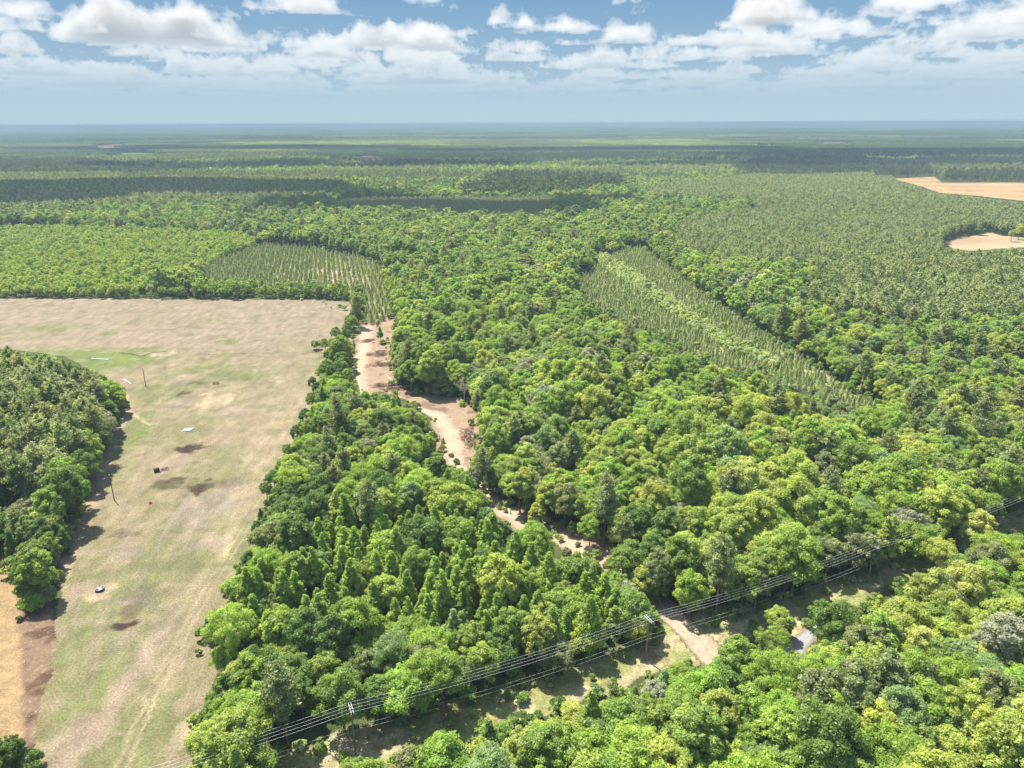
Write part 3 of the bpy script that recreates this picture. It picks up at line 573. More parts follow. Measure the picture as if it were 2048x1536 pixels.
# ------------------------------------------------------------------ trees
def lump_crown(seed, R, H0, H1, nl, nleaf, s, lr=(0.22, 0.34), pointed=0.0, spread=0.78, jit=0.3, asp=0.6, zmin=-0.45):
    """boughs set round an ellipsoid, each bough a tuft of leaf clumps"""
    rs = np.random.RandomState(seed); zc = (H0 + H1) / 2; Rz = (H1 - H0) / 2
    d = rs.randn(nl * 3, 3); d /= np.linalg.norm(d, axis=1, keepdims=True); d = d[d[:, 2] > zmin][:nl]
    rad = spread * (0.8 + 0.35 * rs.rand(len(d)))
    wav = 1 + 0.16 * np.sin(3 * np.arctan2(d[:, 1], d[:, 0]) + rs.rand() * 6) + 0.1 * rs.randn(len(d))
    tap = 1 - pointed * (d[:, 2] * 0.5 + 0.5)
    c = np.stack([d[:, 0] * R * rad * wav * tap, d[:, 1] * R * rad * wav * tap, zc + d[:, 2] * Rz * rad], 1)
    if pointed: c[0] = (0, 0, H1 - R * 0.25)
    lrad = R * (lr[0] + (lr[1] - lr[0]) * rs.rand(len(c))) * (1 - 0.45 * pointed * (d[:, 2] > 0.3))
    w = lrad ** 2; k = rs.choice(len(c), nleaf, p=w / w.sum())
    e = rs.randn(nleaf, 3); e /= np.linalg.norm(e, axis=1, keepdims=True)
    out = c[k] - np.array([0, 0, zc - Rz * 0.3]); out /= np.linalg.norm(out, axis=1, keepdims=True) + 1e-6
    e = e + out * 0.55 + np.array([0, 0, 0.25]); e /= np.linalg.norm(e, axis=1, keepdims=True)
    r = lrad[k] * (1 - jit + 1.3 * jit * rs.rand(nleaf))
    p = c[k] + e * r[:, None] * np.array([1, 1, 0.82])
    nrm = e + rs.randn(nleaf, 3) * 0.55 + np.array([0, 0, 0.25])
    v, f = quads(p, nrm, s * (0.6 + 0.8 * rs.rand(nleaf)), rs, asp)
    sh = np.clip(0.5 + 0.22 * rs.randn(nleaf) + 0.16 * (rs.rand(len(c))[k] - 0.5) * 2, 0, 1)
    return v, f, sh, c
def trunk_geo(seed, H, r, cs, nb=7, lean=0.03):
    rs = np.random.RandomState(seed + 900); b = MB(); top = np.array([rs.randn() * lean * H, rs.randn() * lean * H, H])
    pts = [np.array([0, 0, -0.3]), np.array([0, 0, 0.2]), top * 0.35, top * 0.7, top]
    b.poly(pts, [r * 1.5, r * 1.1, r * 0.85, r * 0.5, r * 0.12], 7)
    if len(cs):
        for i in rs.choice(len(cs), min(nb, len(cs)), replace=False):
            t = 0.3 + 0.45 * rs.rand(); s = top * t; e = cs[i]; mid = (s + e) / 2 + np.array([0, 0, -0.3])
            b.poly([s, mid, e], [r * 0.4, r * 0.25, r * 0.06], 5)
    return b
def pine_crown(seed, H, R, base, nw, per, s, nper, droop=0.1):
    """whorls of branches, each ending in tufts of needles"""
    rs = np.random.RandomState(seed); P = []; Nn = []; K = []; tips = []
    for i in range(nw):
        t = (i + rs.rand() * 0.6) / nw; z = base * H + (1 - base) * H * t * 0.97
        prof = math.sqrt(max(0.10, 1 - (1.75 * t - 0.8) ** 2)); L_ = R * prof * 1.15
        for j in range(per):
            if rs.rand() < 0.12: continue
            a = rs.rand() * 6.283; l = L_ * (0.55 + 0.55 * rs.rand()); tip = np.array([np.cos(a) * l, np.sin(a) * l, z + l * (0.25 - droop)])
            tips.append(tip); m = nper
            q = rs.rand(m) ** 0.6; c = np.array([0, 0, z]) * (1 - q)[:, None] + tip * q[:, None]
            P.append(c + rs.randn(m, 3) * np.array([.36, .36, .22]) * (R / 3.0)); Nn.append(rs.randn(m, 3) * 0.8 + np.array([0, 0, 1.0])); K.append(np.full(m, rs.rand()))
    m = nper * 2; P.append(np.array([0, 0, H]) + rs.randn(m, 3) * np.array([.25, .25, .4]) * R / 3); Nn.append(rs.randn(m, 3)); K.append(np.full(m, .6))
    P = np.concatenate(P); Nn = np.concatenate(Nn); K = np.concatenate(K)
    v, f = quads(P, Nn, s * (0.6 + 0.8 * rs.rand(len(P))), rs, 0.42, 0.25)
    return v, f, np.clip(0.35 + 0.3 * K + 0.2 * rs.randn(len(P)), 0, 1), np.array(tips)
def cone_crown(seed, H, R, n, s):
    rs = np.random.RandomState(seed); t = rs.rand(n) ** 1.25; a = rs.rand(n) * 6.283; ph = np.floor(t * 9) / 9
    r = R * (1 - t) ** 0.75 * (0.35 + 0.75 * rs.rand(n)) * (0.85 + 0.3 * np.sin(a * 5 + ph * 20)); z = 0.12 * H + t * H * 0.9
    p = np.stack([np.cos(a) * r, np.sin(a) * r, z], 1); nr = np.stack([np.cos(a), np.sin(a), 0.9 + 0 * a], 1) + rs.randn(n, 3) * 0.5
    v, f = quads(p, nr, s * (0.6 + 0.8 * rs.rand(n)), rs, 0.4, 0.2)
    return v, f, np.clip(0.5 + 0.2 * rs.randn(n), 0, 1), p[:6]
PROTO = bpy.data.collections.new('tree_kinds')        # not linked to the scene: the pattern trees the woods copy
def make_kind(kind, seed, lod):
    """returns (crown mesh, trunk mesh, joined mesh, height, radius)"""
    rs = np.random.RandomState(seed * 7 + 1); bark = M['bark']; lm = M['leaf']
    if kind == 'broadleaf':
        H = 11 + 6 * rs.rand(); R = 2.9 + 2.0 * rs.rand(); nl = {0: 120, 1: 56, 2: 16}[lod]; nf = {0: 13500, 1: 1900, 2: 230}[lod]; s = {0: .205, 1: .48, 2: 1.2}[lod]
        v, f, sh, cs = lump_crown(seed, R, H * 0.22, H, nl, nf, s, (0.10, 0.30), jit=0.6, spread=0.86); r = 0.28
    elif kind == 'feathery':
        H = 13 + 2 * rs.rand(); R = 4.3 + rs.rand(); nl = {0: 90, 1: 60, 2: 22}[lod]; nf = {0: 12000, 1: 2200, 2: 260}[lod]; s = {0: .21, 1: .42, 2: 1.1}[lod]
        v, f, sh, cs = lump_crown(seed, R, H * 0.4, H, nl, nf, s, (0.16, 0.24), spread=0.86, jit=0.6, asp=0.35); r = 0.26
    elif kind == 'poplar':
        H = 11 + 4 * rs.rand(); R = 2.3 + 0.8 * rs.rand(); nl = {0: 110, 1: 44, 2: 14}[lod]; nf = {0: 7000, 1: 950, 2: 140}[lod]; s = {0: .22, 1: .48, 2: 1.1}[lod]
        v, f, sh, cs = lump_crown(seed, R, H * 0.12, H, nl, nf, s, (0.16, 0.34), pointed=0.7, spread=0.88, jit=0.7); r = 0.16
    elif kind == 'pine':
        H = 17 + 3 * rs.rand(); R = 2.7 + 0.8 * rs.rand(); lm = M['needle']; bark = M['pinebark']
        a = {0: (15, 6, .34, 42), 1: (9, 5, .62, 14), 2: (6, 4, 1.25, 5)}[lod]
        v, f, sh, cs = pine_crown(seed, H, R, 0.45, a[0], a[1], a[2], a[3]); r = 0.2
    elif kind == 'young':
        H = 3.9 + 1.6 * rs.rand(); R = 1.35 + 0.4 * rs.rand(); lm = M['needle']; bark = M['pinebark']; nf = {0: 520, 1: 200, 2: 60}[lod]; s = {0: .24, 1: .38, 2: .7}[lod]
        v, f, sh, cs = cone_crown(seed, H, R, nf, s); r = 0.07; cs = []
    elif kind == 'shrub':
        H = 2.6 + 1.6 * rs.rand(); R = 1.9 + 0.9 * rs.rand(); nl = {0: 26, 1: 14, 2: 8}[lod]; nf = {0: 2000, 1: 340, 2: 70}[lod]; s = {0: .24, 1: .5, 2: 1.0}[lod]
        v, f, sh, cs = lump_crown(seed, R, 0.05, H, nl, nf, s, (0.26, 0.42), zmin=-0.2); r = 0.08
    elif kind == 'bare':
        H = 11 + 2 * rs.rand(); R = 2.9; v, f, sh, cs = lump_crown(seed, R, H * 0.35, H, 50, {0: 1300, 1: 600, 2: 100}[lod], {0: .2, 1: .4, 2: 1.0}[lod], (0.2, 0.3), spread=0.85, jit=0.7, asp=0.25); r = 0.24; bark = M['greywood']
    tb = trunk_geo(seed, H * (0.93 if kind in ('pine', 'young') else 0.75), r, cs if lod < 2 else [], {0: 12 if kind != 'bare' else 34, 1: 5, 2: 0}[lod], 0.01 if kind in ('pine', 'young') else 0.03)
    tv = np.concatenate(tb.v); tf = np.concatenate(tb.f[4])
    jm = None; nm = kind + '_%d_%d' % (lod, seed)
    jm = np_mesh('w_' + nm, np.concatenate([v, tv]), np.concatenate([f, tf + len(v)]), [lm, bark], np.concatenate([np.zeros(len(f)), np.ones(len(tf))]), shade=np.concatenate([sh, np.full(len(tf), .5)]))
    cm = tm = None
    if lod == 0:
        cm = np_mesh('crown_' + nm, v, f, [lm], shade=sh); tm = np_mesh('trunk_' + nm, tv, tf, [bark], smooth=True)
    return cm, tm, jm, H, R
KINDS = ['broadleaf', 'feathery', 'poplar', 'pine', 'young', 'shrub', 'bare']
NV = {0: dict(broadleaf=9, feathery=3, poplar=5, pine=6, young=5, shrub=5, bare=3), 1: dict(broadleaf=7, feathery=3, poplar=4, pine=6, young=5, shrub=4, bare=2), 2: dict(broadleaf=5, feathery=2, poplar=3, pine=4, young=3, shrub=2, bare=2)}
LIB = {}; 
for lod in (0, 1, 2):
    for k in KINDS: LIB[k, lod] = [make_kind(k, 11 + i * 13 + KINDS.index(k), lod) for i in range(NV[lod][k])]
print('kinds', time.time() - T0)

# tints (leaf albedo)
MID = L((0.265, 0.375, 0.075)); DEEP = L((0.165, 0.265, 0.055)); LIMEC = L((0.42, 0.50, 0.11)); YEL = L((0.47, 0.53, 0.17)); BLUEG = L((0.27, 0.385, 0.15)); OLIVE = L((0.27, 0.315, 0.13)); GREY = L((0.38, 0.40, 0.29))
FRESH = L((0.32, 0.455, 0.080))
TINTS = dict(mid=MID, deep=DEEP, lime=LIMEC, yellow=YEL, bluish=BLUEG, olive=OLIVE, grey=GREY, fresh=FRESH)
TN = list(TINTS); TW = {'mid': 'mid green', 'deep': 'dark green', 'lime': 'lime green', 'yellow': 'yellow-green', 'bluish': 'blue-green', 'olive': 'olive brown', 'grey': 'greyish', 'fresh': 'fresh green'}
rng = np.random.RandomState(2024)
def jgrid(x0, x1, y0, y1, s, jit=0.42, hexed=True):
    nx = int((x1 - x0) / s) + 1; ny = int((y1 - y0) / (s * .866)) + 1
    I, J = np.meshgrid(np.arange(nx), np.arange(ny), indexing='ij')
    X = x0 + (I + (J % 2) * 0.5) * s; Y = y0 + J * s * .866
    X = X + (rng.rand(*X.shape) - .5) * 2 * jit * s; Y = Y + (rng.rand(*Y.shape) - .5) * 2 * jit * s
    return X.ravel(), Y.ravel()
def in_view(x, y, m=80): return (y > 60) & (np.abs(x) < 0.735 * np.sqrt(y * y + 14400) * 1.04 + m)
YP1C = [(410, 552), (440, 520), (530, 490), (620, 494), (740, 520), (772, 548), (600, 548), (560, 556)]
TALLCLEAR = [YP2, SHRUBLINE, YP1C]
def hits_clear(x, y, h, r, extra=()):
    """would this tree stand on, or hide, ground that lies open?"""
    bad = np.zeros(len(x), bool); hg = height(x, y)
    for c in CLEARS + list(extra):
        for dx in (-.85, -.42, 0, .42, .85):
            for z in (0, .2, .4, .6, .8, 1.0):
                if z == 1.0 and abs(dx) > .5: continue
                if z == 0 and dx: continue
                u, v = proj(x + dx * r, y, z * h + hg); bad |= inpoly(u, v, c)
    return bad
def zone_of(x, y, hh):
    u, v = proj(x, y, hh + height(x, y)); z = np.full(len(x), 'mixed', dtype='U10')
    for nm, P, at in (('lime', LIME, 1), ('plant', PLANT, 1), ('plant2', PLANT2, 1), ('creek', CREEK, 1), ('shadepine', SHADEPINE, 1), ('shadeyp', SHADEYP, 1), ('stand', PINESTAND, 1), ('sap', SAPLINGS, 1)):
        z[inpoly(u, v, P)] = nm
    u0, v0 = proj(x, y, height(x, y) + 2)
    for nm, P in (('yp1', YP1), ('yp2', YP2), ('shrubline', SHRUBLINE)): z[inpoly(u0, v0, P)] = nm
    return z, u, v
REC = []      # x, y, kind, tint name, scale
def add_trees(x, y, kind, tint, sc): REC.append((x, y, np.array(kind), np.array(tint), sc))
def choose(p, names, r):
    c = np.cumsum(p, 0) / np.sum(p, 0); return np.array(names)[(r[None] > c).sum(0)]
def mixed_layer(y0, y1, s):
    x, y = jgrid(-0.8 * y1 - 150, 0.8 * y1 + 150, y0, y1, s); k = in_view(x, y); x, y = x[k], y[k]
    zn, u, v = zone_of(x, y, 11.0)
    keep = ~np.isin(zn, ['plant', 'plant2', 'shadepine', 'shadeyp', 'yp1', 'yp2', 'shrubline', 'meadow', 'stand', 'lime'])
    rr = np.hypot(x, y)
    # far woods: blocks of pine among broadleaf
    blk = fbm(x / 520. + 3, y / 330. + 8, 91, 3)
    farpine = (rr > 1650) & (blk > 0.53)
    keep &= ~((rr < 700) & (rng.rand(len(x)) < 0.05))
    x, y, zn, u, v, blk, farpine, rr = [a[keep] for a in (x, y, zn, u, v, blk, farpine, rr)]
    nrm = len(x); q = rng.rand(nrm)
    lowf = fbm(x / 45., y / 45., 61, 3); low2 = fbm(x / 30., y / 30., 62, 3)
    one = np.ones(nrm)
    kn = ['broadleaf', 'feathery', 'poplar', 'pine', 'bare', 'shrub']
    pp = np.stack([one * 1.0, 0.07 + 0.25 * sstep(.52, .7, low2), 0.12 + 0.3 * sstep(.55, .7, lowf), 0.06 * one, 0.055 * one, 0.05 * one])
    sap = zn == 'sap'; pp[2][sap] = 3.0; pp[0][sap] = 0.9; pp[4][sap] = 0.0
    cre = zn == 'creek'; pp[2][cre] = .05; pp[3][cre] = 0.02; pp[4][cre] = 0.02
    rt = (u > 1560) & (v > 620) & (v < 1000); pp[3][rt] = 0.22; pp[3][(v > 1000)] = 0.03; pp[4][(v > 1000)] = 0.03
    pp[3][farpine] = 6
    pp[4][rr > 1000] *= 0.6
    kd = choose(pp, kn, q)
    # colours: deeper on the left, brighter lime towards the middle and right
    lim = sstep(700, 1250, u) * sstep(640, 800, v) ; 
    low3 = fbm(x / 60., y / 60., 63, 3)
    left = sstep(900, 640, u) * (v > 600)
    tn = ['mid', 'deep', 'lime', 'yellow', 'bluish', 'olive', 'grey', 'fresh']
    pt = np.stack([one * 1.0, 0.20 + 1.9 * left, 0.5 + 2.3 * lim * sstep(.33, .58, low3) , 0.05 + 0.5 * lim * sstep(.5, .65, low3), 0.14 * one, 0.14 + 0.16 * sstep(1500, 1700, u), 0.05 * one, 1.0 * one])
    pt[1] *= 1 - 0.6 * lim; fg = (v > 1390) & (u < 1500); pt[2][fg] = 1.3; pt[7][fg] = 1.2; pt[1][fg] = .05; pt[3][fg] = .2; pt[4][fg] = .1; pt[5][fg] = .05
    bigf = fbm(x / 170., y / 120., 64, 3); farm = rr > 560; pt[1][farm] = .25 + 1.8 * sstep(.52, .62, bigf[farm]); pt[7][farm] = .9; pt[2][farm] = .3 + 1.2 * sstep(.5, .38, bigf[farm])
    hp = zn == 'creek'; pt[1][hp] = .6
    tt = choose(pt, tn, rng.rand(nrm))
    tt[kd == 'pine'] = 'olive'; tt[(kd == 'bare')] = 'grey'; tt[kd == 'feathery'] = np.where(rng.rand((kd == 'feathery').sum()) < .3, 'bluish', 'fresh')
    tt[sap & (kd == 'poplar')] = 'fresh'
    sc = 0.72 + 0.5 * rng.rand(nrm); sc[kd == 'broadleaf'] *= 0.95 + 0.25 * (lowf[kd == 'broadleaf'] > .5)
    hedge = (u < 1000) & (v > 900) & (zn != 'sap'); sc[hedge] *= 0.95
    edge_far = (v > 560) & (v < 600) & (u < 700); sc[edge_far] *= 0.7
    hh = np.select([kd == 'broadleaf', kd == 'feathery', kd == 'poplar', kd == 'pine', kd == 'shrub'], [15, 14.5, 13.5, 19, 3.8], 12.5) * sc
    rad = np.select([kd == 'broadleaf', kd == 'feathery', kd == 'poplar', kd == 'pine', kd == 'shrub'], [4.9, 5.2, 2.9, 3.3, 2.6], 3.4) * sc
    bad = hits_clear(x, y, hh, rad, TALLCLEAR)
    # where a full tree would hide open ground, try a smaller one
    sc2 = np.where(bad, sc * 0.55, sc); bad2 = hits_clear(x, y, hh * 0.55, rad * 0.55, TALLCLEAR) & bad
    k2 = ~bad2 & ~(bad & (rng.rand(nrm) < .25))
    add_trees(x[k2], y[k2], kd[k2], tt[k2], sc2[k2])
mixed_layer(95, 430, 5.3)
mixed_layer(430, 1250, 6.4)
mixed_layer(1250, 2900, 10.5)
def zone_layer(P, z, s, kinds, probs, tints, tprobs, scr, hh, rr_, rows=None, nm=None, jit=0.42, ckr=True):
    g = np.array([gp(u, max(v, 270), z) for u, v in P]); x0, y0 = g.min(0); x1, y1 = g.max(0)
    if rows is None: x, y = jgrid(x0, x1, y0, y1, s, jit)
    else:
        ang, du, dv = rows; cx, cy_ = (x0 + x1) / 2, (y0 + y1) / 2; Lr = math.hypot(x1 - x0, y1 - y0) / 2 + 10
        I, J = np.meshgrid(np.arange(-Lr, Lr, du), np.arange(-Lr, Lr, dv), indexing='ij')
        I = I + rng.randn(*I.shape) * du * 0.15; J = J + rng.randn(*J.shape) * dv * 0.3
        c, s_ = math.cos(R_(ang)), math.sin(R_(ang)); x = (cx + I * c - J * s_).ravel(); y = (cy_ + I * s_ + J * c).ravel()
    k = in_view(x, y, 40); x, y = x[k], y[k]
    zn, u, v = zone_of(x, y, z if z > 3 else 11.0)
    k = zn == nm; x, y = x[k], y[k]
    sc = scr[0] + (scr[1] - scr[0]) * rng.rand(len(x))
    bad = hits_clear(x, y, hh * sc, rr_ * sc, TALLCLEAR if nm in ('lime', 'plant', 'plant2') else ()) if ckr else np.zeros(len(x), bool)
    if nm in ('yp1', 'yp2'): us, vs = proj(x, y, 0 * x); bad |= (rng.rand(len(x)) < .14 + .3 * (fbm(x / 12., y / 12., 33, 2) > .6)) | (inpoly(us, vs, [(615, 536), (700, 540), (745, 556), (730, 576), (690, 574), (640, 560)]) & (rng.rand(len(x)) < .45)); sc = sc * (0.8 + .4 * fbm(x / 15., y / 15., 34, 2))
    x, y, sc = x[~bad], y[~bad], sc[~bad]
    kd = np.array(kinds)[rng.choice(len(kinds), len(x), p=probs)]; tt = np.array(tints)[rng.choice(len(tints), len(x), p=tprobs)]
    add_trees(x, y, kd, tt, sc)
TINTS['needle'] = L((0.21, 0.265, 0.10)); TW['needle'] = 'dark olive'; TINTS['yneedle'] = L((0.38, 0.44, 0.17)); TW['yneedle'] = 'olive green'; TINTS['needle2'] = L((0.37, 0.42, 0.20)); TW['needle2'] = 'dull green'; TINTS['limeb'] = L((0.40, 0.52, 0.09)); TW['limeb'] = 'lime green'
TINTS['shrubpale'] = L((0.50, 0.58, 0.30)); TW['shrubpale'] = 'pale green'
zone_layer(PINESTAND, 12.0, 6.2, ['pine'], [1], ['needle', 'needle2'], [.4, .6], (0.85, 1.25), 18, 3, nm='stand')
zone_layer(PLANT, 11.0, 4.6, ['pine', 'broadleaf'], [.985, .015], ['needle', 'needle2'], [.35, .65], (0.62, 0.82), 17, 2.8, nm='plant', rows=(28, 4.4, 3.6))
zone_layer(PLANT2, 11.0, 4.6, ['pine', 'broadleaf'], [.95, .05], ['needle', 'needle2'], [.4, .6], (0.75, 1.0), 18, 3, nm='plant2')
zone_layer(SHADEPINE, 11.0, 6, ['pine', 'poplar'], [.99, .01], ['needle', 'needle2'], [.6, .4], (0.8, 1.1), 18, 3, nm='shadepine')
zone_layer(SHADEYP, 5.0, 4, ['young'], [1], ['needle2'], [1], (1.0, 1.5), 5, 1, nm='shadeyp', rows=(70, 4.5, 3.0))
zone_layer(LIME, 9.0, 5.8, ['broadleaf', 'poplar'], [.93, .07], ['limeb', 'lime', 'fresh'], [.55, .3, .15], (0.48, 0.66), 14, 3.5, nm='lime')
zone_layer(YP1, 2.0, 3, ['young'], [1], ['yneedle', 'needle2'], [.5, .5], (0.7, 1.4), 5, 1, nm='yp1', rows=(14, 3.9, 2.0))
zone_layer(YP2, 2.0, 3, ['young', 'shrub'], [.95, .05], ['yneedle', 'fresh', 'needle2'], [.6, .1, .3], (0.45, 1.15), 5, 1, nm='yp2', rows=(-32, 2.1, 3.1))
zone_layer(SHRUBLINE, 2.0, 3.4, ['shrub', 'broadleaf'], [.995, .005], ['shrubpale', 'lime', 'olive'], [.7, .28, .02], (0.5, 1.0), 3, 2, nm='shrubline')
# ragged low growth along the open edges
def edge_bushes(P, step, kinds, sc0, sc1, side=3.0, seed=5):
    g = [gp(u, v) for u, v in P]; rs = np.random.RandomState(seed); xs, ys = [], []
    for (ax, ay), (bx, by) in zip(g, g[1:] + g[:1]):
        n_ = int(math.hypot(bx - ax, by - ay) / step)
        for i in range(n_):
            t = rs.rand(); xs.append(ax + (bx - ax) * t + rs.randn() * side); ys.append(ay + (by - ay) * t + rs.randn() * side)
    n_ = len(xs); add_trees(np.array(xs), np.array(ys), np.array(kinds)[rs.randint(len(kinds), size=n_)], np.array(['mid', 'fresh', 'olive', 'shrubpale', 'deep'])[rs.choice(5, n_, p=[.35, .25, .15, .15, .1])], sc0 + (sc1 - sc0) * rs.rand(n_) ** 1.5)
for i, P in enumerate((TRACK1, TRACK2, TRACK2B)): edge_bushes(P, 4.2, ['shrub', 'shrub', 'young'], .2, .75, 1.2, 5 + i)
edge_bushes(YP2, 9.0, ['shrub', 'young', 'shrub'], .5, 1.3, 4.0, 25); edge_bushes(YP1[:8], 9.0, ['shrub'], .4, 1.0, 3.0, 26)
edge_bushes(CORRIDOR[:12], 5.0, ['shrub'], .2, .6, 2.0, 15)
# bushes round the pine stand and along the edges, traced one by one: u, v of the crown's middle, kind, tint, scale
HAND = [(228, 790, 'broadleaf', 'deep', .62), (245, 806, 'broadleaf', 'deep', .5), (205, 768, 'broadleaf', 'fresh', .5), (196, 815, 'broadleaf', 'mid', .55), (215, 845, 'broadleaf', 'mid', .45), (168, 895, 'broadleaf', 'fresh', .5), (182, 905, 'shrub', 'fresh', 1.5),
        (178, 935, 'broadleaf', 'mid', .42), (160, 965, 'broadleaf', 'mid', .5), (130, 985, 'broadleaf', 'mid', .62), (148, 1010, 'broadleaf', 'deep', .5), (90, 1000, 'broadleaf', 'mid', .6), (60, 1020, 'broadleaf', 'mid', .6), (20, 1000, 'broadleaf', 'deep', .6),
        (105, 1040, 'broadleaf', 'fresh', .55), (125, 1060, 'broadleaf', 'mid', .5), (70, 1070, 'broadleaf', 'olive', .5), (30, 1060, 'broadleaf', 'mid', .55), (10, 1040, 'broadleaf', 'bluish', .55), (110, 1090, 'broadleaf', 'mid', .45), (88, 1105, 'broadleaf', 'fresh', .5), (52, 1110, 'broadleaf', 'mid', .45),
        (70, 1140, 'broadleaf', 'fresh', .5), (92, 1150, 'shrub', 'mid', 1.5), (60, 1170, 'shrub', 'fresh', 1.6), (85, 1190, 'shrub', 'olive', 1.4), (66, 1205, 'shrub', 'fresh', 1.3), (28, 1130, 'shrub', 'mid', 1.4), (24, 1500, 'broadleaf', 'deep', .5), (5, 1520, 'broadleaf', 'deep', .5), (45, 1520, 'shrub', 'deep', 1.3),
        (38, 1238, 'shrub', 'deep', .35), (100, 1122, 'shrub', 'grey', 1.2), (1072, 1062, 'broadleaf', 'bluish', .5), (1048, 950, 'poplar', 'fresh', .9), (1180, 1060, 'broadleaf', 'fresh', .55), (1142, 1052, 'poplar', 'fresh', .45), (1236, 1030, 'shrub', 'olive', 1.0),
        (1265, 1120, 'bare', 'olive', .8), (1300, 1150, 'poplar', 'fresh', .8), (1320, 1170, 'poplar', 'fresh', .75), (1405, 1150, 'broadleaf', 'lime', .75), (1350, 1110, 'broadleaf', 'bluish', .6), (1295, 1225, 'broadleaf', 'mid', .55),
        (760, 668, 'poplar', 'mid', .7), (650, 690, 'broadleaf', 'mid', .42), (632, 690, 'shrub', 'mid', 1.3), (700, 640, 'broadleaf', 'mid', .7), (655, 745, 'broadleaf', 'mid', .7), (625, 765, 'broadleaf', 'deep', .5), (800, 745, 'broadleaf', 'mid', .5), (830, 758, 'broadleaf', 'olive', .5), (884, 775, 'shrub', 'olive', 2.0), (910, 772, 'shrub', 'bluish', 2.0),
        (1560, 1235, 'broadleaf', 'lime', .6), (1700, 1255, 'bare', 'grey', 1.0), (1672, 1240, 'broadleaf', 'fresh', .8), (1180, 740, 'broadleaf', 'mid', .8), (1410, 812, 'feathery', 'fresh', .95), (1430, 925, 'feathery', 'fresh', .9),
        (1960, 1060, 'broadleaf', 'yellow', 1.0), (1990, 1110, 'feathery', 'fresh', 1.1), (1880, 1110, 'feathery', 'lime', .9), (1930, 1190, 'broadleaf', 'yellow', 1.0), (740, 1300, 'bare', 'olive', 1.0), (810, 1300, 'bare', 'olive', .95), (880, 1330, 'poplar', 'lime', .8), (985, 1280, 'poplar', 'lime', .8), (1035, 1270, 'poplar', 'fresh', .8),
        (1962, 462, 'shrub', 'deep', 2.4), (2040, 462, 'broadleaf', 'lime', .9), (2025, 468, 'broadleaf', 'lime', .8), (1640, 790, 'bare', 'grey', .5)] + [(u, v, 'broadleaf', t, q) for u, v, t, q in ((672, 668, 'mid', .5), (664, 690, 'mid', .45), (655, 712, 'fresh', .4), (670, 722, 'mid', .5), (642, 742, 'mid', .5), (655, 762, 'deep', .5), (634, 776, 'deep', .5), (648, 792, 'mid', .5), (624, 802, 'mid', .45), (632, 818, 'fresh', .4), (604, 852, 'mid', .45), (612, 838, 'deep', .5), (594, 870, 'deep', .45), (577, 902, 'mid', .5), (562, 927, 'mid', .5), (547, 952, 'deep', .5), (532, 977, 'mid', .45), (690, 655, 'fresh', .5), (700, 700, 'mid', .5))]
for u, v, kd, tt, sc in HAND:
    sc = sc * {'broadleaf': 1.2, 'bare': .7}.get(kd, 1.0); h = {'broadleaf': 14, 'feathery': 14, 'poplar': 13, 'pine': 18, 'shrub': 3.4, 'bare': 12}[kd] * sc
    x, y = gp(u, v, h * 0.6); add_trees(np.array([x]), np.array([y]), [kd], [tt], np.array([sc]))
X = np.concatenate([r[0] for r in REC]); Y = np.concatenate([r[1] for r in REC]); KD = np.concatenate([r[2].astype('U10') for r in REC]); TT = np.concatenate([r[3].astype('U10') for r in REC]); SC = np.concatenate([r[4] for r in REC])
RR = np.sqrt(X * X + Y * Y + CAM_H ** 2); ROT = rng.rand(len(X)) * 6.283
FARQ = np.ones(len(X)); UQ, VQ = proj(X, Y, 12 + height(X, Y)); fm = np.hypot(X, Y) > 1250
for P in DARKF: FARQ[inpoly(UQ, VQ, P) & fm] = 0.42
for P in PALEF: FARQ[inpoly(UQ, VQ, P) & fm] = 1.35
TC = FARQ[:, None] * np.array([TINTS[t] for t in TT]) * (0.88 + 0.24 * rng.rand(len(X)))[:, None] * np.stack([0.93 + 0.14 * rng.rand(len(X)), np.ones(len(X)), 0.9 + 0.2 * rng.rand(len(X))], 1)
U_, V_ = proj(X, Y, 6 + height(X, Y)); seen = (U_ > -25) & (U_ < 2073) & (V_ < 1560)
LOD = np.where(RR < 480, 0, np.where(RR < 1250, 1, 2)); VAR = rng.randint(0, 1000, len(X))
print('trees', len(X), time.time() - T0)

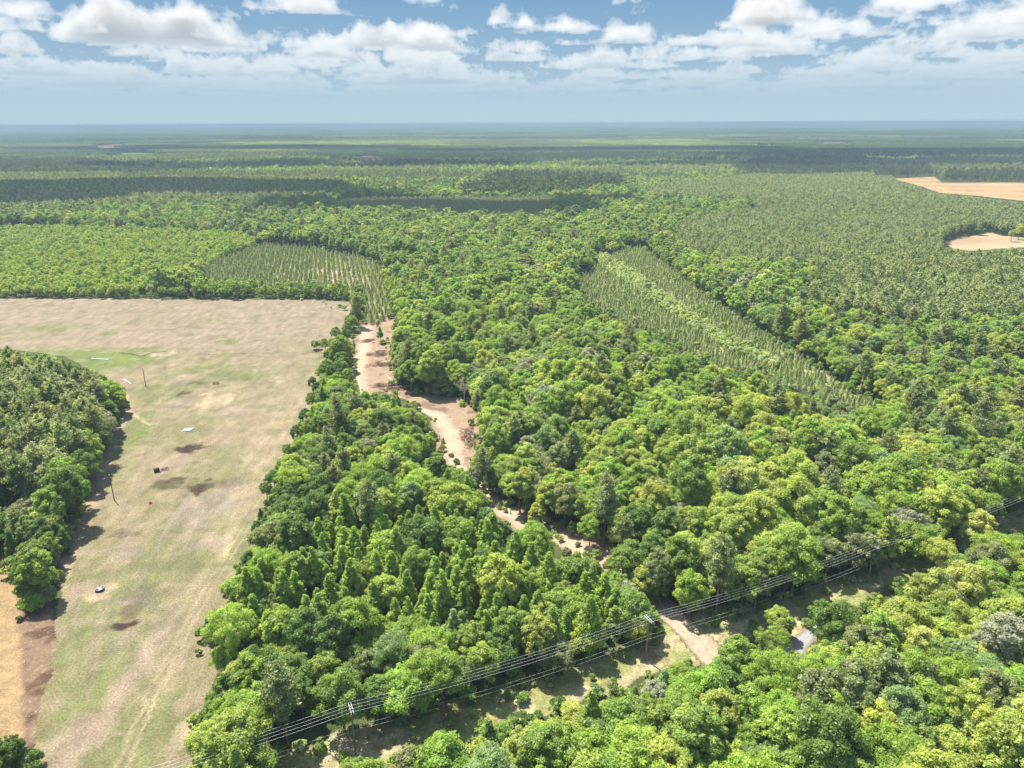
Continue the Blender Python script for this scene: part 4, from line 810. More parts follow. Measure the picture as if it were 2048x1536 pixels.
# ------------------------------------------------------------------ the woods (stuff) and single trees (things)
def scatter(name, sel, lib, label, cat, mats=None):
    """one object: points carrying variant, turn, size and colour, each showing one tree of the library"""
    n_ = len(sel['x'])
    if not n_: return
    me = bpy.data.meshes.new(name); me.vertices.add(n_)
    me.vertices.foreach_set('co', np.stack([sel['x'], sel['y'], sel['z']], 1).astype(np.float32).ravel())
    for k, t in (('turn', 'FLOAT'), ('size', 'FLOAT'), ('variant', 'INT')):
        a = me.attributes.new(k, t, 'POINT'); a.data.foreach_set('value', sel[k].astype(np.float32 if t == 'FLOAT' else np.int32))
    a = me.attributes.new('tint', 'FLOAT_VECTOR', 'POINT'); a.data.foreach_set('vector', sel['tint'].astype(np.float32).ravel())
    col = bpy.data.collections.new('kinds_' + name)
    for i, m in enumerate(lib):
        o = bpy.data.objects.new('k%03d_%s' % (i, name), m); col.objects.link(o)
    ob = link(name, me); tag(ob, label, cat, None, 'stuff')
    ng = bpy.data.node_groups.new('scatter_' + name, 'GeometryNodeTree')
    ng.interface.new_socket('Geometry', in_out='INPUT', socket_type='NodeSocketGeometry'); ng.interface.new_socket('Geometry', in_out='OUTPUT', socket_type='NodeSocketGeometry')
    g = N(ng); gi = g('NodeGroupInput'); go = g('NodeGroupOutput')
    def att(nm, t): return g('GeometryNodeInputNamedAttribute', data_type=t, ins={0: nm}).outputs[0]
    ci = g('GeometryNodeCollectionInfo', ins={0: col, 1: True, 2: True})
    mp = g('GeometryNodeMeshToPoints', ins={0: gi.outputs[0]})
    rot = g('ShaderNodeCombineXYZ', ins={2: att('turn', 'FLOAT')}); sz = att('size', 'FLOAT')
    sca = g('ShaderNodeCombineXYZ', ins={0: sz, 1: sz, 2: sz})
    ip = g('GeometryNodeInstanceOnPoints', ins={'Points': mp.outputs[0], 'Instance': ci.outputs[0], 'Pick Instance': True, 'Instance Index': att('variant', 'INT'), 'Rotation': rot.outputs[0], 'Scale': sca.outputs[0]})
    ng.links.new(ip.outputs[0], go.inputs[0])
    md = ob.modifiers.new('scatter', 'NODES'); md.node_group = ng
    return ob
NAMES = {'broadleaf': 'broadleaf_tree', 'feathery': 'feathery_tree', 'poplar': 'poplar_tree', 'pine': 'pine_tree', 'young': 'young_pine', 'shrub': 'bush', 'bare': 'thin_tree'}
CATS = {'broadleaf': 'broadleaf tree', 'feathery': 'feathery tree', 'poplar': 'poplar', 'pine': 'pine tree', 'young': 'young pine', 'shrub': 'bush', 'bare': 'thin tree'}
LIMIT = {'broadleaf': 290, 'feathery': 120, 'poplar': 220, 'pine': 240, 'young': 200, 'shrub': 110, 'bare': 60}
FORM = {'broadleaf': 'round-crowned tree', 'feathery': 'feathery tree', 'poplar': 'pointed tree', 'pine': 'tall pine', 'young': 'young pine', 'shrub': 'low bush', 'bare': 'twiggy tree'}
GROUPS = {'broadleaf': 'broadleaf trees of the wood', 'feathery': 'feathery trees in the wood', 'poplar': 'pointed narrow trees in the wood', 'pine': 'tall pines', 'young': 'young pines planted in rows', 'shrub': 'bushes at the wood edges', 'bare': 'thin-leaved trees in the wood'}
LM = [('the road mouth crossarm pole', (1296, 1330)), ('the lowest crossarm pole', (708, 1495)), ('the shaded crossarm pole', (1742, 1150)), ('the bare pole near the white pipe', (292, 773)), ('the bare pole beside the bushes', (229, 1001)),
      ('the tub feeder', (200, 1182)), ('the rusty tipped feeder', (320, 945)), ('the slatted hay ring', (432, 768)), ('the white metal sheet', (376, 858)), ('the red tub', (301, 1007)), ('the sandy bend of the dirt road', (905, 880)),
      ('the biggest brush pile', (800, 772)), ('the dirt road top', (735, 650)), ('the grey paved drive', (1595, 1300)), ('the hidden part of the dirt road', (960, 980)), ('x', (1040, 1050)), ('the pink dirt patch', (1195, 1100)), ('the pasture corner under the wires', (372, 1470)),
      ('the pasture corner at the hedge top', (695, 605)), ('the young pine block tip', (1700, 812)), ('the pale shrub line end', (1555, 730)), ('the young pine block middle', (1400, 690)), ('the pale shrub line middle', (1400, 640)), ('the stubble strip', (20, 1300)), ('the white trough', (498, 1085)),
      ('the wood centre', (1250, 900)), ('the hollow above the sandy bend', (1100, 760)), ('the open bank under the wires', (1990, 1050)), ('the plantation fallow clearing', (1900, 500)), ('the plantation lower edge', (1720, 640)), ('the lower plantation middle', (1900, 600)), ('the mid hedge', (600, 960)), ('the hedge foot', (480, 1200)),
      ('the lower wood below the wires', (1150, 1500)), ('the lower wood corner', (1900, 1420)), ('the wood under the drive', (1550, 1480)), ('the upper pasture gate gap', (405, 590)), ('the eastern hillside', (1800, 850))]
LM[14] = ('the hidden dirt road bend', (960, 980)); LM[15] = ('the narrow stretch of dirt road', (1040, 1050)); LM[25] = ('the middle of the wood', (1250, 900))
LMG = [(t, gp(u, v)) for t, (u, v) in LM]
ORD = ['', 'first', 'second', 'third', 'fourth', 'fifth', 'sixth', 'seventh', 'eighth', 'ninth', 'tenth', 'eleventh', 'twelfth', 'thirteenth', 'fourteenth', 'fifteenth', 'sixteenth', 'seventeenth', 'eighteenth', 'nineteenth', 'twentieth']
def ordn(n): return ORD[n] if n < len(ORD) else ('%d%s' % (n, 'th' if 10 <= n % 100 <= 20 else {1: 'st', 2: 'nd', 3: 'rd'}.get(n % 10, 'th')))
single = np.zeros(len(X), bool)
for kd in KINDS:
    idx = np.where((KD == kd) & seen)[0]; big = SC[idx] / RR[idx]; pick = idx[np.argsort(-big)[:LIMIT[kd]]]; single[pick] = True
order = np.argsort(RR); bucket = {}
for i in order:
    if not single[i]: continue
    kd = KD[i]; ds = [math.hypot(X[i] - g[0], Y[i] - g[1]) for _, g in LMG]; j = int(np.argmin(ds)); g = LMG[j][1]; dx, dy = X[i] - g[0], Y[i] - g[1]
    side = ('beyond' if dy > 0 else 'in front of') if abs(dy) > abs(dx) else ('to the east of' if dx > 0 else 'to the west of')
    bucket.setdefault((kd, TW[TT[i]], j, side), []).append((ds[j], i))
for (kd, tw, j, side), L_ in bucket.items():
    L_.sort(); 
    for n_, (d_, i) in enumerate(L_):
        a = tw + ' ' + FORM[kd]
        side_ = {'to the east of': 'right of', 'to the west of': 'left of'}.get(side, side)
        lab = ('%s %s %s' % (a, side_, LMG[j][0])) if len(L_) == 1 else ('%s %s %s %s' % (ordn(n_ + 1), a, side_, LMG[j][0]))
        cm, tm, jm, H, R = LIB[kd, 0][VAR[i] % len(LIB[kd, 0])]
        e = bpy.data.objects.new(NAMES[kd], None); scene.collection.objects.link(e); e.empty_display_size = 1.0
        e.location = (X[i], Y[i], 0); e.rotation_euler = (0, 0, ROT[i]); e.scale = (SC[i],) * 3
        e['label'] = lab; e['category'] = CATS[kd]; e['group'] = GROUPS[kd]
        c = bpy.data.objects.new('crown' if kd != 'shrub' else 'foliage', cm); scene.collection.objects.link(c); c.parent = e
        c['tint'] = [float(q) for q in TC[i]]
        t = bpy.data.objects.new('trunk' if kd != 'shrub' else 'stems', tm); scene.collection.objects.link(t); t.parent = e
STUFF = {'broadleaf': ('broadleaf_woods', 'bright green broadleaf woods stretching away behind the nearer trees', 'woods'), 'feathery': ('feathery_woods', 'feathery pale trees dotted through the farther woods', 'woods'),
         'poplar': ('poplar_woods', 'narrow pointed trees mixed through the farther woods', 'woods'), 'pine': ('pine_plantation', 'dull green pine plantation and pine blocks farther off', 'pine plantation'),
         'young': ('young_pine_plantation', 'rows of small planted pines farther off between the woods', 'young plantation'), 'shrub': ('undergrowth', 'low bushes and undergrowth between the farther trees', 'undergrowth'), 'bare': ('thin_woods', 'thin greyish trees scattered in the farther woods', 'woods')}
for kd in KINDS:
    lib = []; off = {}
    for lod in (0, 1, 2): off[lod] = len(lib); lib += [q[2] for q in LIB[kd, lod]]
    s = np.where((KD == kd) & ~single)[0]
    var = np.array([off[LOD[i]] + VAR[i] % NV[LOD[i]][kd] for i in s])
    scatter(STUFF[kd][0], dict(x=X[s], y=Y[s], z=height(X[s], Y[s]), turn=ROT[s], size=SC[s], variant=var, tint=TC[s]), lib, STUFF[kd][1], STUFF[kd][2])
# undergrowth beneath the wood
def low_growth():
    x, y = jgrid(-420, 520, 95, 620, 4.6); k = in_view(x, y, 30); x, y = x[k], y[k]
    zn, u, v = zone_of(x, y, 2.0); k = ~np.isin(zn, ['yp1', 'yp2']); x, y = x[k], y[k]
    sc = 0.35 + 0.6 * rng.rand(len(x)); bad = hits_clear(x, y, 3 * sc, 2 * sc); x, y, sc = x[~bad], y[~bad], sc[~bad]
    keep = rng.rand(len(x)) < .8; x, y, sc = x[keep], y[keep], sc[keep]
    tn = np.array([DEEP, MID, OLIVE, BLUEG, FRESH])[rng.choice(5, len(x), p=[.3, .3, .15, .1, .15])]
    lib = [q[2] for q in LIB['shrub', 1]]
    scatter('ground_cover', dict(x=x, y=y, z=0 * x, turn=rng.rand(len(x)) * 6.28, size=sc, variant=rng.randint(0, len(lib), len(x)), tint=tn), lib, 'low green ground cover filling the gaps beneath the trees', 'ground cover')
low_growth()
# distant forest: round patches of canopy out to the last ridges
def canopy_patch(seed, n_, Rp, kind):
    rs = np.random.RandomState(seed); a = rs.rand(n_) * 6.283; r = Rp * np.sqrt(rs.rand(n_)); P = []; Nn = []; S = []; K = []
    per = 26; h = (13 + 5 * rs.rand(n_)) if kind == 0 else (15 + 3 * rs.rand(n_)); w = (4.5 + 2 * rs.rand(n_)) if kind == 0 else (2.6 + rs.rand(n_))
    cx, cy_ = np.cos(a) * r, np.sin(a) * r
    e = rs.randn(n_, per, 3); e /= np.linalg.norm(e, axis=2, keepdims=True); e[..., 2] = np.abs(e[..., 2]) * 1.1 - 0.15
    P = np.stack([cx[:, None] + e[..., 0] * w[:, None], cy_[:, None] + e[..., 1] * w[:, None], h[:, None] - 5.0 * (kind == 0) - 6.0 * (kind == 1) + e[..., 2] * (5.0 if kind == 0 else 6.5)], -1).reshape(-1, 3)
    v, f = quads(P, (e + rs.randn(n_, per, 3) * .35).reshape(-1, 3), np.repeat(w * (0.42 if kind == 0 else .55), per), rs, 0.75, 0.15)
    sh = np.clip(np.repeat(rs.rand(n_) * .7 + .15, per) + rs.randn(n_ * per) * .12, 0, 1)
    return np_mesh('patch%d' % seed, v, f, [M['canopy']], shade=sh)
lib = [canopy_patch(1, 520, 95, 0), canopy_patch(2, 520, 95, 0), canopy_patch(3, 760, 95, 1), canopy_patch(4, 760, 95, 1)]
px_, py_, pz_, ps_, pv_, pt_ = [], [], [], [], [], []
for r0, r1, s in ((2850, 6000, 128), (6000, 15000, 210)):
    x, y = jgrid(-0.8 * r1 - 200, 0.8 * r1 + 200, r0 * .75, r1, s, 0.3); rr = np.hypot(x, y); k = (rr > r0) & (rr < r1) & in_view(x, y, 200); x, y = x[k], y[k]
    u, v = proj(x, y, height(x, y) + 3)
    bad = np.zeros(len(x), bool); mead = inpoly(u, v - 2, MEADOW)
    for c in [f[0] for f in FARF]:
        for zz in (0, 12): uu, vv_ = proj(x, y, height(x, y) + zz); bad |= inpoly(uu, vv_, c)
    k = ~bad; x, y, u, v, mead = x[k], y[k], u[k], v[k], mead[k]
    b = fbm(x / 900. + 3, y / 560. + 8, 91, 4); b2 = fbm(x / 1100., y / 480., 92, 4); pine = b > .5
    t = np.where(pine[:, None], lerp(TINTS['needle'] * .55, TINTS['needle2'] * .8, sstep(.35, .6, b2)), lerp(DEEP, LIMEC * .9, sstep(.38, .65, b2)) * 0.95)
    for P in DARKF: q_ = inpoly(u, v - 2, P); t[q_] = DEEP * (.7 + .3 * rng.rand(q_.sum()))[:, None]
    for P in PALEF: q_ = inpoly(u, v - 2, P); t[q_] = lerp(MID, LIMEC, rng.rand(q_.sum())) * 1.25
    t[mead] = LIMEC * 1.3; pine = pine & ~mead
    t = t * (0.6 + .3 * rng.rand(len(x)))[:, None]  # far tints dimmed: cloud shade put into the canopy colour
    px_.append(x); py_.append(y); pz_.append(height(x, y)); ps_.append(s / 128. * (0.9 + .2 * rng.rand(len(x)))); pv_.append(np.where(pine, 2, 0) + rng.randint(0, 2, len(x))); pt_.append(t)
x = np.concatenate(px_); scatter('distant_forest', dict(x=x, y=np.concatenate(py_), z=np.concatenate(pz_), turn=rng.rand(len(x)) * 6.28, size=np.concatenate(ps_), variant=np.concatenate(pv_), tint=np.concatenate(pt_)), lib, 'blue-green forest fading into haze out to the horizon', 'forest')
print('scatter', time.time() - T0)

# ------------------------------------------------------------------ poles and wires
M['pole'] = simple_mat('weathered_pole', (0.20, 0.155, 0.11), 0.85, 0.3, 1.5, streak=(3, 3, .4))
M['arm'] = simple_mat('grey_crossarm', (0.55, 0.54, 0.55), 0.6, 0.12, 4.0)
M['wire'] = simple_mat('aluminium_wire', (0.7, 0.7, 0.66), 0.5, 0.05, 1.0)
M['porcelain'] = simple_mat('insulator', (0.45, 0.46, 0.48), 0.3, 0.05, 4.0)
for (u, v, ub, vb, lab) in ((285, 735, 292, 773, 'bare brown pole standing alone near the white pipe'), (222, 952, 229, 1001, 'bare brown pole standing beside the bushes')):
    x, y = gp(ub, vb); p = thing('utility_pole', lab, 'utility pole', (x, y, 0), group='bare poles in the pasture')
    link('pole', MB().tube((0, 0, -0.5), (0, 0, 9.6), 0.19, 0.13, 10).mesh('pole', M['pole'], True), p)
    link('cap', MB().tube((0, 0, 9.6), (0, 0, 9.72), 0.16, 0.10, 10).mesh('cap', M['arm']), p)
PT = [(480, 1478), (702, 1414), (1298, 1236), (1750, 1090), (2110, 955)]       # where the pole tops show
PH = 12.2; tops = [gp(u, v, PH) for u, v in PT]
ta = math.atan2(tops[2][1] - tops[1][1], tops[2][0] - tops[1][0])
# straighten the off-frame ends along the line of the wires
d0 = (tops[1][0] - tops[2][0], tops[1][1] - tops[2][1]); tops[0] = (tops[1][0] + d0[0] * .95, tops[1][1] + d0[1] * .95)
d1 = (tops[3][0] - tops[2][0], tops[3][1] - tops[2][1]); tops[4] = (tops[3][0] + d1[0] * .98, tops[3][1] + d1[1] * 1.02)
ARMW = [-1.35, -0.45, 0.45, 1.35]; wire_pts = [[] for _ in range(6)]
labs = ['crossarm power pole beyond the lower frame edge on pasture side', 'crossarm power pole rising between the dark wood edge and bright treetops', 'crossarm power pole beside the mouth of the dirt road', 'crossarm power pole half hidden in the shaded roadside trees', 'crossarm power pole past the last bank under the wires']
for i, (x, y) in enumerate(tops):
    a = tops[min(i + 1, 4)]; b = tops[max(i - 1, 0)]; ang = math.atan2(a[1] - b[1], a[0] - b[0]); nx, ny = -math.sin(ang), math.cos(ang)
    arms = {}
    def P(off, z, along=0): return (x + nx * off + math.cos(ang) * along, y + ny * off + math.sin(ang) * along, z)
    if i in (1, 2, 3):
        p = thing('power_pole', labs[i], 'power pole', (x, y, 0), ang, 'power poles along the clearing')
        link('pole', MB().tube((0, 0, -0.5), (0, 0, PH + .1), 0.20, 0.13, 10).mesh('pole', M['pole'], True), p)
        for s in (-1, 1):
            if i == 3 and s == 1: continue
            arms[s] = link('crossarm', MB().box((s * 0.24, 0, PH - 0.35), (0.13, 3.2, 0.15)).mesh('crossarm', M['arm']), p)
        mb = MB()
        for s in (-1, 1): mb.tube((0, s * .7, PH - .42), (0, s * 0.12, PH - 1.2), .03, None, 5)
        link('brace', mb.mesh('brace', M['arm']), p)
        for w in ARMW:
            for s in ((-1, 1) if i != 3 else (-1,)):
                q = link('insulator', MB().tube((s * .24, w, PH - .275), (s * .24, w, PH - .05), .06, .05, 7).tube((s * .24, w, PH - .16), (s * .24, w, PH - .12), .1, .1, 8).mesh('insulator', M['porcelain']), arms[s])
        link('guy_wire', MB().tube((0, 0, PH - 1.5), (0.6, -4.6, 0), .018, None, 4).mesh('guy_wire', M['wire']), p) if i == 3 else None
    for k, w in enumerate(ARMW): wire_pts[k].append(P(w, PH - 0.03))
    wire_pts[4].append(P(0.18, PH - 5.0)); wire_pts[5].append(P(-0.22, PH - 5.7))
wl = ['outermost far upper power line running along the crossarm tips', 'second upper power line counted from the wood side', 'third upper power line counted from the wood side', 'upper power line on the near crossarm tips', 'lower service wire hung below the crossarms', 'lowest service wire hung below all others']
for k, pts in enumerate(wire_pts):
    allp = []
    for a, b in zip(pts[:-1], pts[1:]):
        n_ = 18; t = np.linspace(0, 1, n_, endpoint=False); a = np.array(a); b = np.array(b); q = a + (b - a) * t[:, None]; q[:, 2] -= 4 * 1.3 * t * (1 - t); allp.append(q)
    allp.append(np.array([pts[-1]])); allp = np.concatenate(allp); r = 0.015 if k < 4 else 0.011
    o = link('power_line', MB().poly(allp, [r] * len(allp), 6).mesh('power_line', M['wire'], False)); tag(o, wl[k], 'power line', 'wires on the power poles')

# ------------------------------------------------------------------ things lying in the pasture
M['rust'] = simple_mat('rust', (0.085, 0.05, 0.03), 0.85, 0.45, 3.0); M['rubber'] = simple_mat('rubber', (0.045, 0.034, 0.028), 0.7, 0.3, 3.0)
M['galv'] = simple_mat('galvanised', (0.22, 0.235, 0.26), 0.6, 0.2, 3.0, 0.1); M['white'] = simple_mat('white_plastic', (0.82, 0.83, 0.85), 0.5, 0.05, 2.0)
M['red'] = simple_mat('red_plastic', (0.55, 0.06, 0.03), 0.5, 0.1, 2.0); M['straw'] = simple_mat('straw', (0.62, 0.52, 0.32), 0.9, 0.2, 5.0)
M['twig'] = simple_mat('cut_branches', (0.22, 0.13, 0.085), 0.9, 0.4, 2.0); M['log'] = simple_mat('peeled_log', (0.55, 0.46, 0.36), 0.9, 0.15, 2.0)
def torus(R, r, k=28, j=10, z=0, sz=1.0):
    a = np.linspace(0, 2 * np.pi, k, endpoint=False); b = np.linspace(0, 2 * np.pi, j, endpoint=False); A, B = np.meshgrid(a, b, indexing='ij')
    v = np.stack([(R + r * np.cos(B)) * np.cos(A), (R + r * np.cos(B)) * np.sin(A), z + r * sz * np.sin(B)], -1).reshape(-1, 3)
    i = np.arange(k * j).reshape(k, j); return v, np.stack([i, np.roll(i, -1, 0), np.roll(np.roll(i, -1, 0), -1, 1), np.roll(i, -1, 1)], -1).reshape(-1, 4)
def disc(R, z, k=28, dome=0.0):
    a = np.linspace(0, 2 * np.pi, k, endpoint=False); v = np.concatenate([np.stack([R * np.cos(a), R * np.sin(a), np.full(k, z)], 1), np.stack([R * .55 * np.cos(a), R * .55 * np.sin(a), np.full(k, z + dome * .8)], 1), [[0, 0, z + dome]]])
    i = np.arange(k); j = (i + 1) % k
    return v, np.stack([i, j, j + k, i + k], 1), np.stack([i + k, j + k, np.full(k, 2 * k)], 1)
def at(u, v): x, y = gp(u, v); return (x, y, 0.03)
f = thing('cattle_feeder', 'round black tub feeder with grey domed lid on sandy ring', 'cattle feeder', at(200, 1181), 0.3)
link('tyre', MB().add(*torus(0.92, 0.30, z=0.32, sz=1.1)).mesh('tyre', M['rubber'], True), f)
v, q, t = disc(1.0, 0.62, dome=0.28); link('lid', MB().add(v, q).add(v, t).mesh('lid', M['galv'], True), f)
link('rim', MB().add(*torus(1.0, 0.05, z=0.63)).mesh('rim', M['galv'], True), f)
for a in (3.9, 0.3, 1.9): link('opening', MB().box((math.cos(a) * .68, math.sin(a) * .68, .80), (.34, .62, .10), a).mesh('opening', M['rubber']), f)
f = thing('tipped_feeder', 'rust brown barrel feeder tipped on its side in the pasture', 'feeder', at(314, 944), 0.5)
mb = MB(); n_ = 22
v, q = tube((-0.95, 0, 0.80), (0.95, 0.15, 0.95), 0.84, 0.74, n_); mb.add(v, q); link('drum', mb.mesh('drum', M['rust'], True), f)
for s in (-.95, .0, .92): link('hoop', MB().add(*(lambda vv, ff: (vv[:, [2, 0, 1]] + np.array([s, 0.08, 0.88]), ff))(*torus(.86, .05, 22, 6))).mesh('hoop', M['rust'], True), f)
link('end_plate', MB().tube((.88, .15, .95), (.94, .15, .95), .72, None, 22).mesh('end_plate', M['rust']), f)
f = thing('brown_rack', 'low rust brown rack of bars lying beside tipped feeder', 'rack', at(329, 940), 0.55)
for s in (-.45, .45): link('rail', MB().tube((-1.3, s, .35), (1.4, s, .75), .11, None, 7).mesh('rail', M['rust'], True), f)
for k in range(6): link('bar', MB().box((-1.1 + k * .48, 0, .42 + k * .07), (.16, 1.1, .34)).mesh('bar', M['rust']), f)
f = thing('hay_ring', 'dark round hay ring with upright bars below green patch', 'hay ring', at(432, 768), 0)
for z, r in ((.12, .07), (.62, .04), (1.15, .05)): link('hoop', MB().add(*torus(1.3, r, z=z)).mesh('hoop', M['rust'], True), f)
for k in range(10): a = k * .6283; link('upright', MB().tube((1.3 * math.cos(a), 1.3 * math.sin(a), .1), (1.3 * math.cos(a), 1.3 * math.sin(a), 1.3), .045, None, 5).mesh('upright', M['rust']), f)
f = thing('metal_sheet', 'white corrugated roofing sheet lying propped on the grass', 'metal sheet', at(376, 860), 0.05)
nx = 40; xs = np.linspace(-1.9, 1.9, nx); V = []; 
for yy in (-1.5, 1.5):
    for zz in (0, .03): V += [[x_ + yy * .22, yy, .22 + .04 * math.sin(x_ * 12) + zz + x_ * .05] for x_ in xs]
V = np.array(V); i = np.arange(nx - 1); F = np.concatenate([np.stack([i, i + 1, i + 1 + 2 * nx, i + 2 * nx], 1), np.stack([i + nx, i + 1 + nx, i + 1 + 3 * nx, i + 3 * nx], 1), np.stack([i, i + 1, i + 1 + nx, i + nx], 1), np.stack([i + 2 * nx, i + 1 + 2 * nx, i + 1 + 3 * nx, i + 3 * nx], 1)])
link('panel', MB().add(V, F).mesh('panel', M['white']), f)
for s in (-1.2, 0.9): link('batten', MB().box((s, 0, .09 + s * .04), (.12, 3.0, .14)).mesh('batten', M['twig']), f)
f = thing('red_tub', 'small red feed tub on the open grass', 'tub', at(301, 1007))
link('wall', MB().tube((0, 0, 0), (0, 0, .42), .38, .46, 16, False).mesh('wall', M['red'], True), f); link('rim', MB().add(*torus(.46, .035, 18, 6, .42)).mesh('rim', M['red'], True), f)
v, q, t = disc(.40, .12, 16); link('bottom', MB().add(v, q).add(v, t).mesh('bottom', M['red']), f)
def pipe(name, a, b, r, label, cat, mat, caps=True):
    A = np.array(at(*a)) + [0, 0, r]; B = np.array(at(*b)) + [0, 0, r]; c = (A + B) / 2
    o = thing(name, label, cat, tuple(c)); link('barrel', MB().tube(A - c, B - c, r, None, 10).mesh('barrel', mat, True), o)
    for s in (0, 1): e = (A if s == 0 else B) - c; d = (B - A) / np.linalg.norm(B - A) * .15; link('collar', MB().tube(e - d, e + d, r * 1.2, None, 10).mesh('collar', mat, True), o)
pipe('white_pipe', (184, 718), (216, 720), .22, 'long white pipe lying across the greenest grass', 'pipe', M['white'])
pipe('white_pipe', (249, 760), (262, 768), .16, 'short white pipe lying between bare pole and bushes', 'pipe', M['white'])
pipe('fallen_log', (772, 750), (785, 762), .14, 'thin pale log beside the biggest brush pile', 'log', M['log'])
pipe('fallen_log', (740, 700), (756, 708), .12, 'pale log on the brush heap nearest road top', 'log', M['log'])
pipe('fallen_log', (1030, 1022), (1036, 1008), .12, 'pale leaning log at the narrow stretch of dirt road', 'log', M['log'])
pipe('cut_stick', (826, 768), (836, 782), .10, 'short pale stick where the dirt road bends right', 'log', M['log'])
o = thing('trough', 'small white trough at the hedge side of pasture', 'trough', at(498, 1080), .1)
link('basin', MB().box((0, 0, .12), (1.5, .7, .1)).box((0, .34, .3), (1.5, .06, .36)).box((0, -.34, .3), (1.5, .06, .36)).box((-.73, 0, .3), (.06, .6, .36)).box((.73, 0, .3), (.06, .6, .36)).mesh('basin', M['white']), o)
for s in (-.5, .5): link('leg', MB().box((s, 0, .035), (.1, .6, .07)).mesh('leg', M['galv']), o)
def brush(u, v, rx, ry, h, n_, label, seed, n2=5):
    rs = np.random.RandomState(seed); mb = MB(); x, y = gp(u, v); lobes = [(rs.randn() * rx * .55, rs.randn() * ry * .5, .3 + .8 * rs.rand()) for _ in range(6)]
    for k in range(n_):
        lb = lobes[rs.randint(len(lobes))]; a = rs.rand() * 6.283; r = abs(rs.randn()) * .42; c = np.array([lb[0] + math.cos(a) * r * rx, lb[1] + math.sin(a) * r * ry, 0.12 + h * lb[2] * max(0, 1 - r) * rs.rand()])
        th = rs.rand() * 6.283; l = .6 + 1.6 * rs.rand(); d = np.array([math.cos(th), math.sin(th), rs.randn() * .25]) * l / 2
        m_ = rs.randn(3) * .12; mb.poly([c - d, c + m_, c + d], [.09 * rs.rand() + .03, .07, .02], 4)
    o = thing('brush_pile', label, 'brush pile', (x, y, 0.05), group='brush piles along the dirt road')
    link('branches', mb.mesh('branches', M['twig']), o)
    lg = MB()
    for k in range(n2):
        th = rs.rand() * 6.283; l = 1.5 + 1.5 * rs.rand(); c = np.array([rs.randn() * rx * .4, rs.randn() * ry * .4, h * .6]); d = np.array([math.cos(th), math.sin(th), .1 * rs.randn()]) * l / 2
        lg.tube(c - d, c + d, .1, .07, 6)
    link('stems', lg.mesh('stems', M['log']), o)
brush(800, 776, 8.0, 4.2, 2.0, 800, 'largest brown brush pile where the dirt road turns right', 1)
brush(760, 706, 5.0, 5.5, 1.6, 460, 'brown brush pile nearest the upper end of the dirt road', 2)
brush(768, 730, 5.2, 5.0, 1.6, 480, 'brown brush pile in the middle of the upper clearing', 3)
brush(735, 682, 4.0, 3.5, .8, 260, 'flat thin brush scatter beside the wheel tracks', 4)
brush(935, 880, 3.6, 8.0, 1.3, 520, 'pale brush litter on the right of the sandy bend', 5)
brush(1003, 985, 3.2, 2.6, 1.0, 160, 'dark brush pile in the shade below the sandy bend', 6)
brush(1052, 1038, 2.6, 1.8, .8, 120, 'small reddish brush pile at narrow stretch of dirt road', 7)
brush(1228, 1085, 3.6, 3.0, 1.0, 180, 'brush pile on pink dirt right of the lone tree', 8)

# far farm buildings
M['roof'] = simple_mat('metal_roof', (0.80, 0.81, 0.82), 0.5, 0.05, .2); M['wallp'] = simple_mat('painted_wall', (0.62, 0.60, 0.56), 0.8, 0.1, .3); M['door'] = simple_mat('dark_door', (0.10, 0.09, 0.08), .8)
def barn(u, v, L_, W, H, rz, name, label, cat):
    x, y = gp(u, v); z = float(height(np.array([x]), np.array([y]))[0]); o = thing(name, label, cat, (x, y, z + 8), rz)
    link('wall', MB().box((0, 0, H / 2 - 4), (L_, W, H + 8)).mesh('wall', M['wallp']), o)
    a, b, h = L_ / 2 + 1, W / 2 + 1, W * .3; V = np.array([[-a, -b, H], [a, -b, H], [a, b, H], [-a, b, H], [-a, 0, H + h], [a, 0, H + h], [-a, -b, H - .3], [a, -b, H - .3], [a, b, H - .3], [-a, b, H - .3]])
    link('roof', MB().add(V, [[0, 1, 5, 4], [2, 3, 4, 5], [6, 9, 8, 7], [0, 6, 7, 1], [2, 8, 9, 3]]).add(V, [[0, 4, 3], [1, 2, 5]]).mesh('roof', M['roof']), o)
    link('door', MB().box((0, -W / 2 - .1, H * .35), (L_ * .15, .2, H * .7)).mesh('door', M['door']), o)
barn(1812, 279, 60, 22, 7, .05, 'barn', 'long white barn at the edge of a far dark wood', 'barn')
barn(166, 274, 46, 20, 9, .1, 'barn', 'small white barn on the faint blue horizon woods', 'barn')
barn(290, 296, 24, 12, 4, .1, 'farmhouse', 'white farmhouse beside the far tan field, of a pair the nearer road', 'house')
barn(322, 296, 20, 12, 4, -.2, 'farmhouse', 'small white farmhouse standing apart among far trees', 'house')
barn(200, 303, 18, 10, 4, .3, 'farmhouse', 'tiny pale farmhouse in front of the far tan field', 'house')

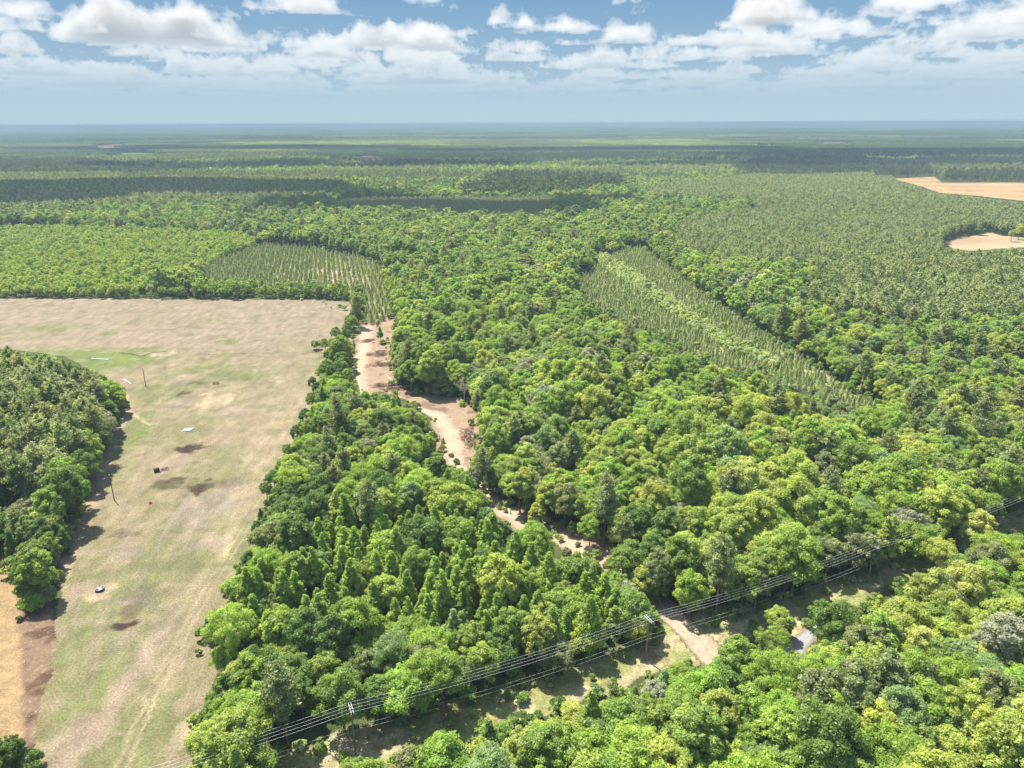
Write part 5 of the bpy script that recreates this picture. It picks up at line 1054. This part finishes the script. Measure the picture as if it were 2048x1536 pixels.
# ------------------------------------------------------------------ clouds overhead (out of frame) whose shade lies on the woods
M['cloud'] = simple_mat('cloud_white', (0.9, 0.9, 0.92), 1.0, 0.02, .002)
def cloud(px, rx, ry, seed, alt=1150.0, rot=0.0):
    x, y = px; off = alt / sd.z; x += sd.x * off; y += sd.y * off; rs = np.random.RandomState(seed); mb = MB()
    n_ = 26; a = np.linspace(0, 2 * np.pi, 40, endpoint=False); b = np.linspace(-1.2, 1.55, 14)
    for k in range(n_):
        t = rs.rand() * 6.283; r = math.sqrt(rs.rand()) * .8; c = np.array([math.cos(t) * r * rx, math.sin(t) * r * ry, rs.rand() * 60]); R = (0.25 + .25 * rs.rand()) * min(rx, ry)
        A, B = np.meshgrid(a[::2], b, indexing='ij'); kx = R * (1.2 + 1.0 * (rx > 1.5 * ry)); v = np.stack([c[0] + kx * np.cos(B) * np.cos(A), c[1] + R * np.cos(B) * np.sin(A), c[2] + np.where(B < 0, .15, .55) * R * np.sin(B)], -1)
        v += (rs.rand(*v.shape) - .5) * R * .12; m_, q_ = v.shape[:2]; i = np.arange(m_ * q_).reshape(m_, q_)
        f = np.stack([i[:, :-1], np.roll(i, -1, 0)[:, :-1], np.roll(i, -1, 0)[:, 1:], i[:, 1:]], -1).reshape(-1, 4); mb.add(v.reshape(-1, 3), f)
    o = link('cloud', mb.mesh('cloud', M['cloud'], True), None, (x, y, alt), rot); tag(o, kind='structure')
g = gp(250, 385, 10); cloud((g[0] - 150, g[1] + 20), 800, 200, 5, rot=0.0)
g = gp(890, 408, 10); cloud((g[0], g[1]), 240, 130, 6)
g = gp(620, 330, 10); cloud(g, 700, 200, 7)
g = gp(1600, 325, 10); cloud(g, 650, 260, 8)
g = gp(1950, 305, 10); cloud(g, 900, 420, 9)
g = gp(1200, 300, 10); cloud(g, 900, 300, 10)
g = gp(300, 305, 10); cloud((g[0], g[1] + 500), 1100, 350, 12)

# ------------------------------------------------------------------ haze
hz = MB().box((0, 24000, (CAM_H + 4 - 100) / 2), (90000, 62000, CAM_H + 4 + 100)).mesh('haze', M['cloud'])
hz.materials.clear(); m, nt = nmat('haze'); n = N(nt)
pv = n('ShaderNodeVolumePrincipled', ins={'Color': (0.30, 0.41, 0.52, 1), 'Density': 0.00017, 'Anisotropy': 0.0})
o_ = n('ShaderNodeOutputMaterial'); nt.links.new(pv.outputs[0], o_.inputs['Volume']); hz.materials.append(m)
HZ = link('haze', hz); tag(HZ, kind='stuff', label='pale blue haze thickening over the far woods', cat='haze')
if 0:
    import collections
    ls = [o['label'] for o in scene.objects if o.get('label')]; print('dups', [k for k, c in collections.Counter(ls).items() if c > 1][:9]); print('\n'.join(random.sample(ls, 40)))
print('done', time.time() - T0, 'objects', len(scene.objects))
